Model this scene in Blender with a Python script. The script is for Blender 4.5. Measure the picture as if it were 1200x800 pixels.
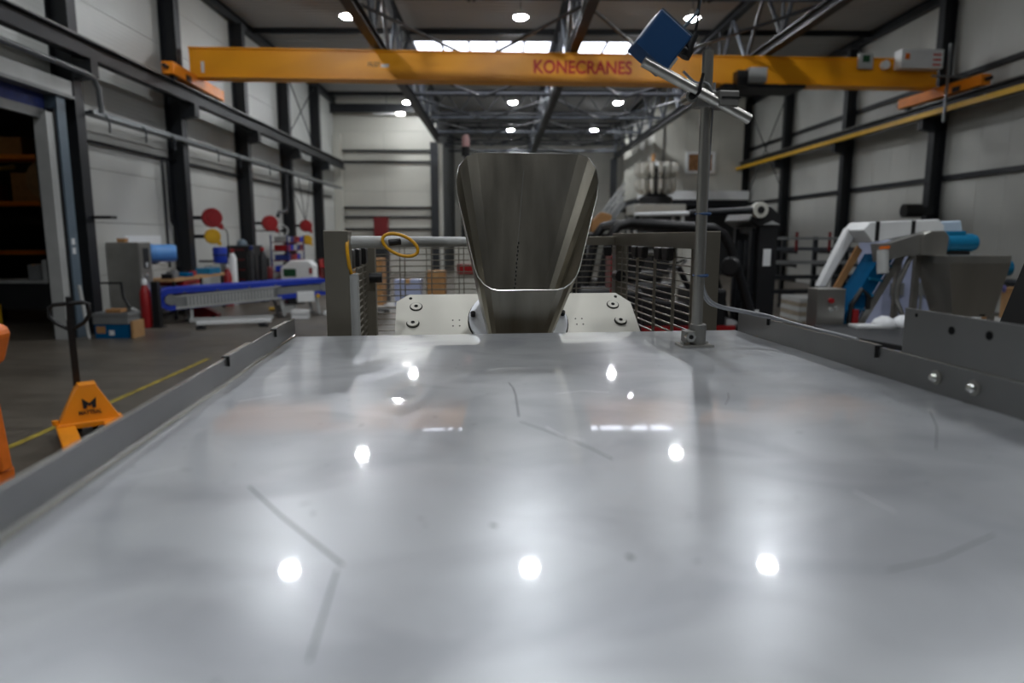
import bpy, bmesh, math, random
from mathutils import Vector, Matrix, Euler
R = math.radians
random.seed(7)
for o in list(bpy.data.objects): bpy.data.objects.remove(o)
sc = bpy.context.scene
C = sc.collection
# ------------------------------------------------------------------ camera, world, exposure
cd = bpy.data.cameras.new('camera'); cam = bpy.data.objects.new('camera', cd); C.objects.link(cam)
cd.lens = 24.0; cd.sensor_width = 36.0; cd.clip_start = 0.02; cd.clip_end = 200
cam.location = (0, 0, 2.0)
cam.rotation_euler = (R(90 - 8.741), 0, R(-0.942))
cd.dof.use_dof = True; cd.dof.focus_distance = 2.25; cd.dof.aperture_fstop = 2.0
sc.camera = cam
w = bpy.data.worlds.new('world'); sc.world = w; w.use_nodes = True
w.node_tree.nodes['Background'].inputs[0].default_value = (0.75, 0.85, 1.0, 1)
w.node_tree.nodes['Background'].inputs[1].default_value = 0.25
sc.view_settings.view_transform = 'Standard'; sc.view_settings.look = 'None'
sc.view_settings.gamma = 1; sc.view_settings.use_curve_mapping = False
sc.view_settings.exposure = 0.03
LAMP = 350.0          # radiance of each high-bay lens
SKY = 4.0             # radiance of the daylit roof panes

# ------------------------------------------------------------------ materials
def lin(c):
    f = lambda v: v/12.92 if v <= .04045 else ((v+.055)/1.055)**2.4
    return tuple(f(x/255.) for x in c) + (1,)
MATS = {}
def M(name, rgb, rough=.5, metal=0., var=.12, scale=3., bump=0., bscale=60., coat=0., stretch=None, rvar=.0, spec=.5):
    if name in MATS: return MATS[name]
    m = bpy.data.materials.new(name); m.use_nodes = True
    nt = m.node_tree; N = nt.nodes; L = nt.links
    b = N['Principled BSDF']
    b.inputs['Roughness'].default_value = rough; b.inputs['Metallic'].default_value = metal
    b.inputs['Specular IOR Level'].default_value = spec
    if coat:
        b.inputs['Coat Weight'].default_value = coat; b.inputs['Coat Roughness'].default_value = .08
    tc = N.new('ShaderNodeTexCoord'); mp = N.new('ShaderNodeMapping')
    L.new(tc.outputs['Object'], mp.inputs['Vector'])
    if stretch: mp.inputs['Scale'].default_value = stretch
    n = N.new('ShaderNodeTexNoise'); n.inputs['Scale'].default_value = scale; n.inputs['Detail'].default_value = 5
    L.new(mp.outputs['Vector'], n.inputs['Vector'])
    r = N.new('ShaderNodeValToRGB'); c = lin(rgb)
    r.color_ramp.elements[0].position = .3; r.color_ramp.elements[1].position = .7
    r.color_ramp.elements[0].color = tuple(x*(1-var) for x in c[:3]) + (1,)
    r.color_ramp.elements[1].color = tuple(min(1, x*(1+var)) for x in c[:3]) + (1,)
    L.new(n.outputs['Fac'], r.inputs['Fac']); L.new(r.outputs['Color'], b.inputs['Base Color'])
    if rvar:
        mr = N.new('ShaderNodeMapRange'); mr.inputs['To Min'].default_value = max(0, rough-rvar); mr.inputs['To Max'].default_value = rough+rvar
        L.new(n.outputs['Fac'], mr.inputs['Value']); L.new(mr.outputs['Result'], b.inputs['Roughness'])
    if bump:
        n2 = N.new('ShaderNodeTexNoise'); n2.inputs['Scale'].default_value = bscale; n2.inputs['Detail'].default_value = 4
        L.new(mp.outputs['Vector'], n2.inputs['Vector'])
        bp = N.new('ShaderNodeBump'); bp.inputs['Strength'].default_value = bump; bp.inputs['Distance'].default_value = .01
        L.new(n2.outputs['Fac'], bp.inputs['Height']); L.new(bp.outputs['Normal'], b.inputs['Normal'])
    MATS[name] = m
    return m
def EM(name, rgb, strength):
    if name in MATS: return MATS[name]
    m = bpy.data.materials.new(name); m.use_nodes = True; N = m.node_tree.nodes
    b = N['Principled BSDF']; b.inputs['Base Color'].default_value = lin(rgb)
    b.inputs['Emission Color'].default_value = lin(rgb); b.inputs['Emission Strength'].default_value = strength
    MATS[name] = m; return m
def ribbed(name, rgb, axis, pitch, rough=.4, var=.05):
    """painted sheet with fine pressed ribs (fine relief only)"""
    m = M(name, rgb, rough, 0, var, .6)
    nt = m.node_tree; N = nt.nodes; L = nt.links; b = N['Principled BSDF']
    g = N.new('ShaderNodeNewGeometry'); s = N.new('ShaderNodeSeparateXYZ'); L.new(g.outputs['Position'], s.inputs[0])
    a = N.new('ShaderNodeMath'); a.operation = 'MULTIPLY'; a.inputs[1].default_value = 2*math.pi/pitch
    L.new(s.outputs[axis], a.inputs[0])
    sn = N.new('ShaderNodeMath'); sn.operation = 'SINE'; L.new(a.outputs[0], sn.inputs[0])
    bp = N.new('ShaderNodeBump'); bp.inputs['Strength'].default_value = .22; bp.inputs['Distance'].default_value = .006
    L.new(sn.outputs[0], bp.inputs['Height']); L.new(bp.outputs['Normal'], b.inputs['Normal'])
    return m

m_wallL = ribbed('wall_panel_grey', (186, 188, 184), 2, .10)
m_wallS = M('wall_panel_smooth', (190, 191, 186), .5, 0, .04, .6)
m_wallR = ribbed('wall_panel_vertical', (186, 187, 181), 1, .12)
m_wallB = M('wall_panel_cream', (192, 191, 181), .5, 0, .05, .5)
m_dim = M('wall_backing', (74, 76, 76), .6)
m_steel = M('anthracite_paint', (19, 23, 28), .5, 0, .15, 2)
m_tubegrey = M('grey_painted_tube', (62, 66, 72), .5, 0, .12, 2)
m_roof = M('roof_sheet', (166, 167, 166), .55, 0, .06, .4)
m_orange = M('crane_orange', (255, 168, 8), .42, 0, .05, 1.2)
m_orangeE = M('end_carriage_orange', (244, 140, 16), .45, 0, .08, 2)
m_red_text = M('red_lettering', (206, 40, 6), .5)
m_black = M('black_plastic', (20, 20, 22), .45)
m_rubber = M('black_rubber', (14, 14, 15), .7)
m_white = M('white_paint', (226, 228, 228), .4, 0, .04)
m_pale = M('pale_blue_cover', (196, 212, 226), .35, 0, .05)
m_lilac = M('lilac_film', (168, 176, 205), .3, 0, .12, 4, .4, 14)
m_grey = M('mid_grey_paint', (120, 122, 122), .45, 0, .1)
m_lgrey = M('light_grey_paint', (172, 174, 172), .45, 0, .08)
m_bluegrey = M('blue_grey_paint', (92, 108, 120), .45, 0, .08)
m_charcoal = M('charcoal_paint', (34, 36, 38), .55)
m_blue = M('blue_belt', (18, 52, 168), .5, 0, .08)
m_dblue = M('dark_blue_curtain', (24, 44, 110), .6, 0, .3, 6)
m_teal = M('teal_enamel', (10, 110, 150), .35, 0, .1)
m_tealbelt = M('teal_belt', (8, 84, 128), .9, 0, .1, spec=.08)
m_red = M('red_paint', (146, 20, 24), .4, 0, .12)
m_dred = M('dark_red_paint', (110, 20, 24), .5, 0, .12)
m_yellow = M('yellow_paint', (206, 160, 14), .45, 0, .1)
m_ycable = M('yellow_cable', (216, 158, 20), .4, 0, .05)
m_pallet = M('pallet_truck_yellow', (240, 146, 14), .4, 0, .06)
m_orplast = M('orange_plastic', (232, 116, 28), .45, 0, .12, 8)
m_box = M('cardboard', (168, 124, 78), .8, 0, .12, 6)
m_wood = M('plywood', (178, 138, 92), .7, 0, .15, 5, stretch=(1, 6, 1))
m_ltblue = M('light_blue_drum', (92, 150, 214), .4, 0, .08)
m_skin_pipe = M('galvanised_pipe', (122, 126, 128), .35, .7, .1)
m_stain = M('stainless_brushed', (176, 174, 168), .3, .85, .12, 3, .03, 240, stretch=(1, 1, .08), rvar=.05)
m_staind = M('stainless_dull', (140, 139, 135), .45, .7, .1, 3, .03, 160)
m_plate = M('bead_blasted_plate', (206, 204, 194), .5, .6, .05, 5, .02, 300)
m_hopper = M('hopper_sheet', (154, 149, 137), .31, 1., .3, 9, .03, 200, stretch=(1, 1, .06), rvar=.10)
m_rim = M('cut_steel_edge', (215, 215, 210), .25, 1., .05)
m_wall_tray = M('tray_side_steel', (146, 146, 146), .38, .85, .08, 5, .03, 200)
m_fence = M('fence_steel', (138, 133, 121), .38, .7, .1)
m_wire = M('wire_steel', (165, 160, 148), .35, .8, .08)
m_navy = M('navy_sensor', (18, 66, 112), .42, 0, .05)
m_near_black = M('near_black', (8, 8, 8), .9, 0, 0)
m_linede = M('floor_yellow', (150, 132, 44), .6, 0, .5, 7)
m_whiteplastic = M('white_plastic_bag', (230, 232, 234), .35, 0, .08, 6, .3, 30)
m_green = M('dark_green', (20, 70, 40), .5)
m_purple = M('purple_hose', (120, 118, 178), .5)
m_lens = EM('lamp_lens', (248, 251, 255), LAMP)
m_tube = EM('tube_lens', (255, 252, 244), 3)
m_daylight = EM('daylit_pane', (236, 240, 255), SKY)
m_clear = M('grey_cable', (150, 152, 156), .35, .2, .05)
m_brownpane = M('brown_pane', (138, 100, 66), .2, 0, .35, 5)

def floor_material():
    m = M('concrete_floor', (94, 88, 79), .4, 0, .22, .55, .05, 40, rvar=.16)
    nt = m.node_tree; N = nt.nodes; L = nt.links; b = N['Principled BSDF']
    tc = N.new('ShaderNodeTexCoord'); mp = N.new('ShaderNodeMapping'); mp.inputs['Scale'].default_value = (.5, 2.2, 1)
    n = N.new('ShaderNodeTexNoise'); n.inputs['Scale'].default_value = 2.2; n.inputs['Detail'].default_value = 8
    L.new(tc.outputs['Object'], mp.inputs[0]); L.new(mp.outputs[0], n.inputs['Vector'])
    mx = N.new('ShaderNodeMixRGB'); mx.blend_type = 'MULTIPLY'; mx.inputs[0].default_value = .55
    old = b.inputs['Base Color'].links[0].from_socket
    cr = N.new('ShaderNodeValToRGB'); cr.color_ramp.elements[0].position = .32; cr.color_ramp.elements[0].color = (.45, .44, .42, 1)
    cr.color_ramp.elements[1].position = .62
    L.new(n.outputs['Fac'], cr.inputs['Fac']); L.new(old, mx.inputs[1]); L.new(cr.outputs[0], mx.inputs[2]); L.new(mx.outputs[0], b.inputs['Base Color'])
    return m
m_floor = floor_material()

def table_material():
    """worn stainless work surface: satin base, thin glossy wear layer, smears and scratches"""
    m = bpy.data.materials.new('worn_table_steel'); m.use_nodes = True
    nt = m.node_tree; N = nt.nodes; L = nt.links; b = N['Principled BSDF']
    tc = N.new('ShaderNodeTexCoord')
    def noise(scale, detail, sc=(1, 1, 1), loc=(0, 0, 0), dist=0.):
        mp = N.new('ShaderNodeMapping'); mp.inputs['Scale'].default_value = sc; mp.inputs['Location'].default_value = loc
        n = N.new('ShaderNodeTexNoise'); n.inputs['Scale'].default_value = scale; n.inputs['Detail'].default_value = detail
        n.inputs['Distortion'].default_value = dist
        L.new(tc.outputs['Object'], mp.inputs[0]); L.new(mp.outputs[0], n.inputs['Vector']); return n.outputs['Fac']
    def ramp(src, p0, c0, p1, c1):
        r = N.new('ShaderNodeValToRGB'); e = r.color_ramp.elements
        e[0].position = p0; e[1].position = p1; e[0].color = (*c0, 1); e[1].color = (*c1, 1); L.new(src, r.inputs['Fac']); return r.outputs['Color']
    def mul(a, c, f=1.):
        x = N.new('ShaderNodeMixRGB'); x.blend_type = 'MULTIPLY'; x.inputs[0].default_value = f; L.new(a, x.inputs[1]); L.new(c, x.inputs[2]); return x.outputs[0]
    base = ramp(noise(2.2, 6, dist=.6), .3, (.50, .525, .55), .7, (.64, .665, .69))
    smear = ramp(noise(4.5, 7, (1, 1.5, 1), (3, 1, 0), .8), .36, (.74, .74, .76), .58, (1, 1, 1))
    col = mul(base, smear, .8)
    # small pale and dark specks
    sp = ramp(noise(38, 1, loc=(1, 1, 0)), .76, (1, 1, 1), .79, (.7, .7, .72))
    col = mul(col, sp, .8)
    L.new(col, b.inputs['Base Color'])
    b.inputs['Metallic'].default_value = .45
    rr = N.new('ShaderNodeMapRange'); rr.inputs['To Min'].default_value = .24; rr.inputs['To Max'].default_value = .40
    L.new(noise(5, 5, (1, 1.6, 1), (7, 0, 0)), rr.inputs['Value']); L.new(rr.outputs[0], b.inputs['Roughness'])
    b.inputs['Coat Weight'].default_value = .9; b.inputs['Coat IOR'].default_value = 1.6
    cr = N.new('ShaderNodeMapRange'); cr.inputs['To Min'].default_value = .015; cr.inputs['To Max'].default_value = .05
    L.new(noise(4, 6, (1, 1.3, 1), (2, 4, 0)), cr.inputs['Value']); L.new(cr.outputs[0], b.inputs['Coat Roughness'])
    bp = N.new('ShaderNodeBump'); bp.inputs['Strength'].default_value = .012; bp.inputs['Distance'].default_value = .02
    L.new(noise(2.6, 2), bp.inputs['Height']); L.new(bp.outputs['Normal'], b.inputs['Coat Normal'])
    return m
m_table = table_material()

# ------------------------------------------------------------------ mesh helpers
class MB:
    def __init__(s): s.v = []; s.f = []
    def add(s, vs, fs):
        k = len(s.v); s.v += [tuple(v) for v in vs]; s.f += [tuple(i+k for i in f) for f in fs]; return s
    def box(s, x0, x1, y0, y1, z0, z1, mat=None):
        vs = [Vector((x, y, z)) for x in (x0, x1) for y in (y0, y1) for z in (z0, z1)]
        if mat is not None: vs = [mat @ v for v in vs]
        return s.add(vs, [(0, 1, 3, 2), (4, 6, 7, 5), (0, 4, 5, 1), (2, 3, 7, 6), (0, 2, 6, 4), (1, 5, 7, 3)])
    def cbox(s, c, size, rot=(0, 0, 0)):
        m = Matrix.Translation(Vector(c)) @ Euler([R(a) for a in rot]).to_matrix().to_4x4()
        a, b, d = [q/2 for q in size]; return s.box(-a, a, -b, b, -d, d, m)
    def frame(s, p, q, up=(0, 0, 1)):
        p, q = Vector(p), Vector(q); d = (q-p); ln = d.length; d.normalize()
        u = Vector(up)
        if abs(d.dot(u)) > .98: u = Vector((1, 0, 0)) if abs(d.x) < .9 else Vector((0, 1, 0))
        x = d.cross(u).normalized(); y = x.cross(d).normalized()
        return p, d, x, y, ln
    def bar(s, p, q, w, h, up=(0, 0, 1)):
        p, d, x, y, ln = s.frame(p, q, up)
        m = Matrix((x, d, y)).transposed().to_4x4(); m.translation = p
        return s.box(-w/2, w/2, 0, ln, -h/2, h/2, m)
    def ibeam(s, p, q, w, h, tf=.02, tw=.015, up=(0, 0, 1)):
        p, d, x, y, ln = s.frame(p, q, up)
        m = Matrix((x, d, y)).transposed().to_4x4(); m.translation = p
        s.box(-w/2, w/2, 0, ln, h/2-tf, h/2, m); s.box(-w/2, w/2, 0, ln, -h/2, -h/2+tf, m); s.box(-tw/2, tw/2, 0, ln, -h/2+tf, h/2-tf, m); return s
    def cyl(s, p, q, r, r2=None, n=14, caps=True):
        r2 = r if r2 is None else r2
        p, d, x, y, ln = s.frame(p, q); vs = []
        for c, rr in ((p, r), (p+d*ln, r2)):
            for i in range(n): a = 2*math.pi*i/n; vs.append(c+x*math.cos(a)*rr+y*math.sin(a)*rr)
        fs = [(i, (i+1) % n, n+(i+1) % n, n+i) for i in range(n)]
        if caps: fs += [tuple(range(n-1, -1, -1)), tuple(range(n, 2*n))]
        return s.add(vs, fs)
    def tube(s, pts, r, n=8, closed=False):
        P = [Vector(p) for p in pts]; k = len(P); rings = []; prev = None
        for i in range(k):
            if closed: d = (P[(i+1) % k]-P[i-1]).normalized()
            else: d = (P[min(i+1, k-1)]-P[max(i-1, 0)]).normalized()
            if prev is None:
                u = Vector((0, 0, 1)) if abs(d.z) < .9 else Vector((1, 0, 0))
                x = d.cross(u).normalized()
            else: x = (prev-d*prev.dot(d)).normalized()
            y = x.cross(d); prev = x
            rings.append([P[i]+x*math.cos(2*math.pi*j/n)*r+y*math.sin(2*math.pi*j/n)*r for j in range(n)])
        vs = [v for rg in rings for v in rg]; fs = []
        for i in range(k if closed else k-1):
            a = i*n; b = ((i+1) % k)*n
            for j in range(n): fs.append((a+j, a+(j+1) % n, b+(j+1) % n, b+j))
        if not closed: fs += [tuple(range(n-1, -1, -1)), tuple(range((k-1)*n, k*n))]
        return s.add(vs, fs)
    def prism(s, poly, ext):
        P = [Vector(p) for p in poly]; e = Vector(ext); n = len(P)
        return s.add(P+[p+e for p in P], [tuple(range(n-1, -1, -1)), tuple(range(n, 2*n))]+[(i, (i+1) % n, n+(i+1) % n, n+i) for i in range(n)])
    def lathe(s, prof, o=(0, 0, 0), axis=(0, 0, 1), n=24):
        o = Vector(o); _, d, x, y, _ = s.frame(o, o+Vector(axis)); vs = []; k = len(prof)
        for i in range(n):
            a = 2*math.pi*i/n
            for r, z in prof: vs.append(o+d*z+(x*math.cos(a)+y*math.sin(a))*r)
        fs = []
        for i in range(n):
            for j in range(k-1): fs.append((i*k+j, ((i+1) % n)*k+j, ((i+1) % n)*k+j+1, i*k+j+1))
        return s.add(vs, fs)
    def frustum(s, c0, a0, b0, c1, a1, b1):
        vs = [(c0[0]+i*a0, c0[1]+j*b0, c0[2]) for i, j in ((-1, -1), (1, -1), (1, 1), (-1, 1))]+[(c1[0]+i*a1, c1[1]+j*b1, c1[2]) for i, j in ((-1, -1), (1, -1), (1, 1), (-1, 1))]
        return s.add(vs, [(3, 2, 1, 0), (4, 5, 6, 7), (0, 1, 5, 4), (1, 2, 6, 5), (2, 3, 7, 6), (3, 0, 4, 7)])
    def mesh(s, name):
        me = bpy.data.meshes.new(name); me.from_pydata(s.v, [], s.f)
        bm = bmesh.new(); bm.from_mesh(me); bmesh.ops.recalc_face_normals(bm, faces=bm.faces); bm.to_mesh(me); bm.free()
        return me
    def build(s, name, mat, parent=None, smooth=0, bevel=0, solid=0, kind=None):
        me = s.mesh(name); me.materials.append(mat)
        if smooth: me.shade_smooth(); me.set_sharp_from_angle(angle=R(smooth))
        o = bpy.data.objects.new(name, me); C.objects.link(o)
        if parent is not None: o.parent = parent
        if solid: d = o.modifiers.new('solid', 'SOLIDIFY'); d.thickness = solid; d.offset = 0
        if bevel: d = o.modifiers.new('bevel', 'BEVEL'); d.width = bevel; d.segments = 2; d.limit_method = 'ANGLE'
        if kind: o['kind'] = kind
        return o
def cr(pts, k=6):
    P = [Vector(p) for p in pts]; P = [P[0]*2-P[1]]+P+[P[-1]*2-P[-2]]; out = []
    for i in range(1, len(P)-2):
        for j in range(k):
            t = j/k; a, b, c, d = P[i-1:i+3]
            out.append(.5*((2*b)+(c-a)*t+(2*a-5*b+4*c-d)*t*t+(3*b-a-3*c+d)*t**3))
    return out+[P[-2]]
def tag(o, label, cat, group=None):
    o['label'] = label; o['category'] = cat
    if group: o['group'] = group
    return o
def thing(name, label, cat, loc=(0, 0, 0), rotz=0., group=None):
    o = bpy.data.objects.new(name, None); C.objects.link(o); o.location = loc; o.rotation_euler = (0, 0, rotz)
    o.empty_display_size = .2
    return tag(o, label, cat, group)
def struct(o): o['kind'] = 'structure'; return o
def root(name, loc=(0, 0, 0)):
    o = bpy.data.objects.new(name, None); C.objects.link(o); o.location = loc; return struct(o)
def dup(src, loc, rotz=None, label=None, group=None):
    c = src.copy(); C.objects.link(c); c.location = loc
    if rotz is not None: c.rotation_euler = (0, 0, rotz)
    if label: c['label'] = label
    if group: c['group'] = group
    for ch in list(src.children):
        d = ch.copy(); C.objects.link(d); d.parent = c
        for g in list(ch.children):
            e = g.copy(); C.objects.link(e); e.parent = d
    return c
def text(body, size, mat, name, parent, loc, rot, ext=.002, width=None, bold=0.):
    cu = bpy.data.curves.new(name, 'FONT'); cu.body = body; cu.size = size; cu.extrude = ext; cu.align_x = 'CENTER'; cu.align_y = 'CENTER'; cu.offset = bold
    t = bpy.data.objects.new(name, cu); C.objects.link(t)
    bpy.context.view_layer.update()
    me = bpy.data.meshes.new_from_object(t.evaluated_get(bpy.context.evaluated_depsgraph_get()))
    bpy.data.objects.remove(t); me.name = name; me.materials.clear(); me.materials.append(mat)
    o = bpy.data.objects.new(name, me); C.objects.link(o); o.parent = parent; o.location = loc; o.rotation_euler = rot
    if width:
        xs = [v.co.x for v in me.vertices]; k = width/(max(xs)-min(xs)); o.scale = (k, 1, 1)
    return o

# ------------------------------------------------------------------ hall shell
XL, XR, YB, YF, ZC = -8.8, 13.3, 37.5, -6.0, 9.2
YE = 52.0            # end of the deeper middle bay
b = MB().box(-22, XR, YF, YE, -.2, 0)
struct(b.build('floor', m_floor))
# painted floor line beside the table
b = MB()
P = [(-4.72, 4.0), (-4.72, 6.5), (-4.80, 10.1), (-4.84, 11.2)]
for (x0, y0), (x1, y1) in zip(P, P[1:]): b.add([(x0-.045, y0, .004), (x0+.045, y0, .004), (x1+.045, y1, .004), (x1-.045, y1, .004)], [(0, 1, 2, 3)])
struct(b.build('trim_1', m_linede))

def panel_mesh(sx, sy, sz, name): return MB().box(0, sx, 0, sy, 0, sz).mesh(name)
_pm = {}
def panel(parent, x, y, z, sx, sy, sz, mat, name='panel'):
    key = (round(sx, 3), round(sy, 3), round(sz, 3), mat.name)
    if key not in _pm:
        me = panel_mesh(sx, sy, sz, name); me.materials.append(mat); _pm[key] = me
    o = bpy.data.objects.new(name, _pm[key]); C.objects.link(o); o.parent = parent; o.location = (x, y, z); return o
D0, D1, DH = 8.2, 13.66, 4.4       # roller-door opening in the left wall
wl = MB().box(XL-.12, XL-.06, YF, D0, 0, ZC).box(XL-.12, XL-.06, D1, YB, 0, ZC).box(XL-.12, XL-.06, D0, D1, DH, ZC).build('wall_left', m_dim); struct(wl)
colL = [3.2, 7.8, 14.3, 18.9, 23.65, 28.35, 33.0]
edges = [YF]+colL+[YB]
for y0, y1 in zip(edges, edges[1:]):
    for k in range(8):
        z = k*1.15+.006
        if D0-1 < y0 < D1 and z < DH: 
            continue
        panel(wl, XL-.06, y0+.006, z, .06, y1-y0-.012, 1.138, m_wallL if k > 3 else m_wallS)
panel(wl, XL-.06, D1+.02, .006, .06, 14.3-D1-.02, DH, m_wallS)
wr = MB().box(XR+.06, XR+.3, YF, YE, 0, ZC).build('wall_right', m_dim); struct(wr)
y = YF
while y < YB-.2:
    wd = min(1.1, YB-y)
    for z0, z1 in ((0, 3.72), (3.72, 6.55), (6.55, ZC)): panel(wr, XR, y+.005, z0+.005, .06, wd-.01, z1-z0-.01, m_wallR)
    y += 1.1
wb = MB().box(XL-.3, -3.4, YB+.06, YB+.3, 0, ZC).box(-3.64, -3.4, YB+.3, YE+.3, 0, ZC).box(-3.4, XR+.3, YE+.06, YE+.3, 0, ZC).build('wall_back', m_dim); struct(wb)
def back_panels(bx, y):
    for x0, x1 in zip(bx, bx[1:]):
        for z0, z1 in ((0, 1.2), (1.2, 2.4), (2.4, 3.04), (3.04, 4.4), (4.4, 5.92), (5.92, 7.5), (7.5, ZC)):
            panel(wb, x0+.006, y, z0+.006, x1-x0-.012, .06, z1-z0-.012, m_wallB)
back_panels([XL, -6.2, -3.4], YB); back_panels([-3.4, -1.0, 1.6, 4.2, 6.7, 9.0, 11.2, XR], YE)
wf = MB().box(XL-.3, XR+.3, YF-.3, YF, 0, ZC).build('wall_front', m_dim); struct(wf)
# roof: trapezoidal sheet with a slot for the roof light
SX0, SX1, SY0, SY1 = -3.35, 7.35, 26.9, 29.6
def corr(b, x0, x1, y0, y1):
    y = y0; vs = []; pr = []
    while y < y1-1e-6:
        for dy, dz in ((0, 0), (.14, 0), (.17, .05), (.27, .05), (.30, 0)):
            if y+dy <= y1+1e-6: pr.append((y+dy, ZC+dz))
        y += .30
    if pr[-1][0] < y1-1e-4: pr.append((y1, ZC))
    vs = [(x, py, pz) for py, pz in pr for x in (x0, x1)]
    b.add(vs, [(2*i, 2*i+1, 2*i+3, 2*i+2) for i in range(len(pr)-1)])
b = MB()
corr(b, XL-.3, XR+.3, YF-.3, SY0); corr(b, XL-.3, XR+.3, SY1, YE+.3); corr(b, XL-.3, SX0, SY0, SY1); corr(b, SX1, XR+.3, SY0, SY1)
b.box(XL-.3, XR+.3, YF-.3, SY0, ZC+.07, ZC+.2).box(XL-.3, XR+.3, SY1, YE+.3, ZC+.07, ZC+.2).box(XL-.3, SX0, SY0, SY1, ZC+.07, ZC+.2).box(SX1, XR+.3, SY0, SY1, ZC+.07, ZC+.2)
ce = b.build('ceiling', m_roof); struct(ce)
for yy in (-1, 4.2, 9.4, 14.6, 20.0, 25.4, 30.8, 36.0, 41.4, 46.8):
    MB().ibeam((XL if yy < YB else -3.4, yy, ZC-.09), (XR, yy, ZC-.09), .12, .18).build('purlin', m_steel, ce)
wn = MB().box(SX0, SX1, SY0-.05, SY0, ZC-.02, ZC+.35).box(SX0, SX1, SY1, SY1+.05, ZC-.02, ZC+.35).box(SX0-.05, SX0, SY0, SY1, ZC-.02, ZC+.35).box(SX1, SX1+.05, SY0, SY1, ZC-.02, ZC+.35).build('window_1', m_lgrey); struct(wn)
n = 10; pw = (SX1-SX0)/n
for i in range(n):
    MB().box(SX0+i*pw+.04, SX0+(i+1)*pw-.04, SY0, SY1, ZC+.24, ZC+.26).build('pane', m_daylight, wn)
    if i: MB().box(SX0+i*pw-.04, SX0+i*pw+.04, SY0, SY1, ZC+.16, ZC+.30).build('glazing_bar', m_steel, wn)
# eaves beams and girts
b = MB().ibeam((XL+.12, YF, ZC-.2), (XL+.12, YB, ZC-.2), .2, .3); struct(b.build('trim_2', m_steel))
b = MB().ibeam((XR-.12, YF, ZC-.2), (XR-.12, YB, ZC-.2), .2, .3); struct(b.build('trim_3', m_steel))
gr = 4
for z in (3.72, 6.55):
    struct(MB().box(XR-.12, XR-.005, YF, YB, z-.07, z+.07).build('trim_%d' % gr, m_steel)); gr += 1
for z, x1 in ((6.49, -3.5), (5.92, -3.5), (3.53, -3.4), (3.04, -3.5), (2.4, -3.5)):
    struct(MB().box(XL, x1, YB-.14, YB-.005, z-.055, z+.055).build('trim_%d' % gr, m_steel)); gr += 1
struct(MB().box(-3.38, -3.12, YB+.07, YB+.4, 0, 6.9).build('trim_%d' % gr, m_wallB)); gr += 1
struct(MB().box(XL+.02, XL+.42, YB-.5, YB-.15, 0, 7.3).build('trim_%d' % gr, m_wallB)); gr += 1
struct(MB().ibeam((XL, YB-.7, 8.55), (-3.2, YB-.7, 8.55), .25, .42).build('trim_%d' % gr, m_steel)); gr += 1

# columns
def column(name, x, yc, side, label, group, h=ZC-.35, d=.42, wdt=.3):
    t = thing(name, label, 'column', (x, yc, 0), 0, group)
    s = side
    MB().box(min(0, s*.025), max(0, s*.025), -wdt/2, wdt/2, 0, h).build('flange', m_steel, t)
    MB().box(min(s*(d-.025), s*d), max(s*(d-.025), s*d), -wdt/2, wdt/2, 0, h).build('flange', m_steel, t)
    MB().box(min(s*.025, s*(d-.025)), max(s*.025, s*(d-.025)), -.01, .01, .0, h).build('web', m_steel, t)
    MB().box(min(s*-.02, s*(d+.06)), max(s*-.02, s*(d+.06)), -wdt/2-.08, wdt/2+.08, 0, .025).build('base_plate', m_steel, t)
    # bracket carrying the runway beam
    br = MB(); x0, x1 = s*d, s*(d+(.36 if s > 0 else .36))
    br.prism([(x0, -.13, 5.445), (x1, -.13, 5.445), (x1, -.13, 5.12), (x0, -.13, 5.06)], (0, .26, 0)).build('bracket', m_steel, t)
    return t
for yc in colL: column('steel_column', XL+.003, yc, 1, 'dark steel H-column standing against the roller door wall', 'columns of the roller door wall')
colR = [4.5, 9.9, 15.3, 20.8, 26.2, 31.8, 37.1]
for yc in colR: column('steel_column', XR-.125, yc, -1, 'dark steel H-column standing against the wall behind the steel rack', 'columns of the wall behind the rack', d=.36)
for x, lab in ((-3.5, 'dark steel column on the end wall beside the cream panels'), (7.3, 'dark steel column beside the staircase and white office block')):
    t = thing('wall_column', lab, 'column', (x, YB-.16 if x < 0 else 45.2, 0)); 
    MB().box(-.2, .2, -.28, -.255, 0, 6.9).build('flange', m_steel, t); MB().box(-.2, .2, -.025, 0, 0, 6.9).build('flange', m_steel, t); MB().box(-.01, .01, -.255, -.025, 0, 6.9).build('web', m_steel, t)

# crane runway beams
for x, lab in ((XL+.65, 'dark steel crane runway beam along the roller door wall'), (XR-.70, 'dark steel crane runway beam above the yellow conductor rail')):
    t = thing('runway_beam', lab, 'beam', (x, 0, 5.45))
    MB().ibeam((0, YF+.1, .18), (0, YB-.9, .18), .22, .36, .03, .02).build('beam', m_steel, t)
    MB().box(-.035, .035, YF+.1, YB-.9, .36, .41).build('rail', m_staind, t)
t = thing('conductor_rail', 'long yellow conductor rail hung under the runway beam', 'rail', (XR-.92, 0, 5.50))
MB().box(-.035, .035, YF+.1, YB-.9, -.07, .07).build('track', m_yellow, t)
for y in range(0, 36, 3): MB().box(-.02, .14, y-.02, y+.02, .07, .11).build('hanger', m_grey, t)

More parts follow.
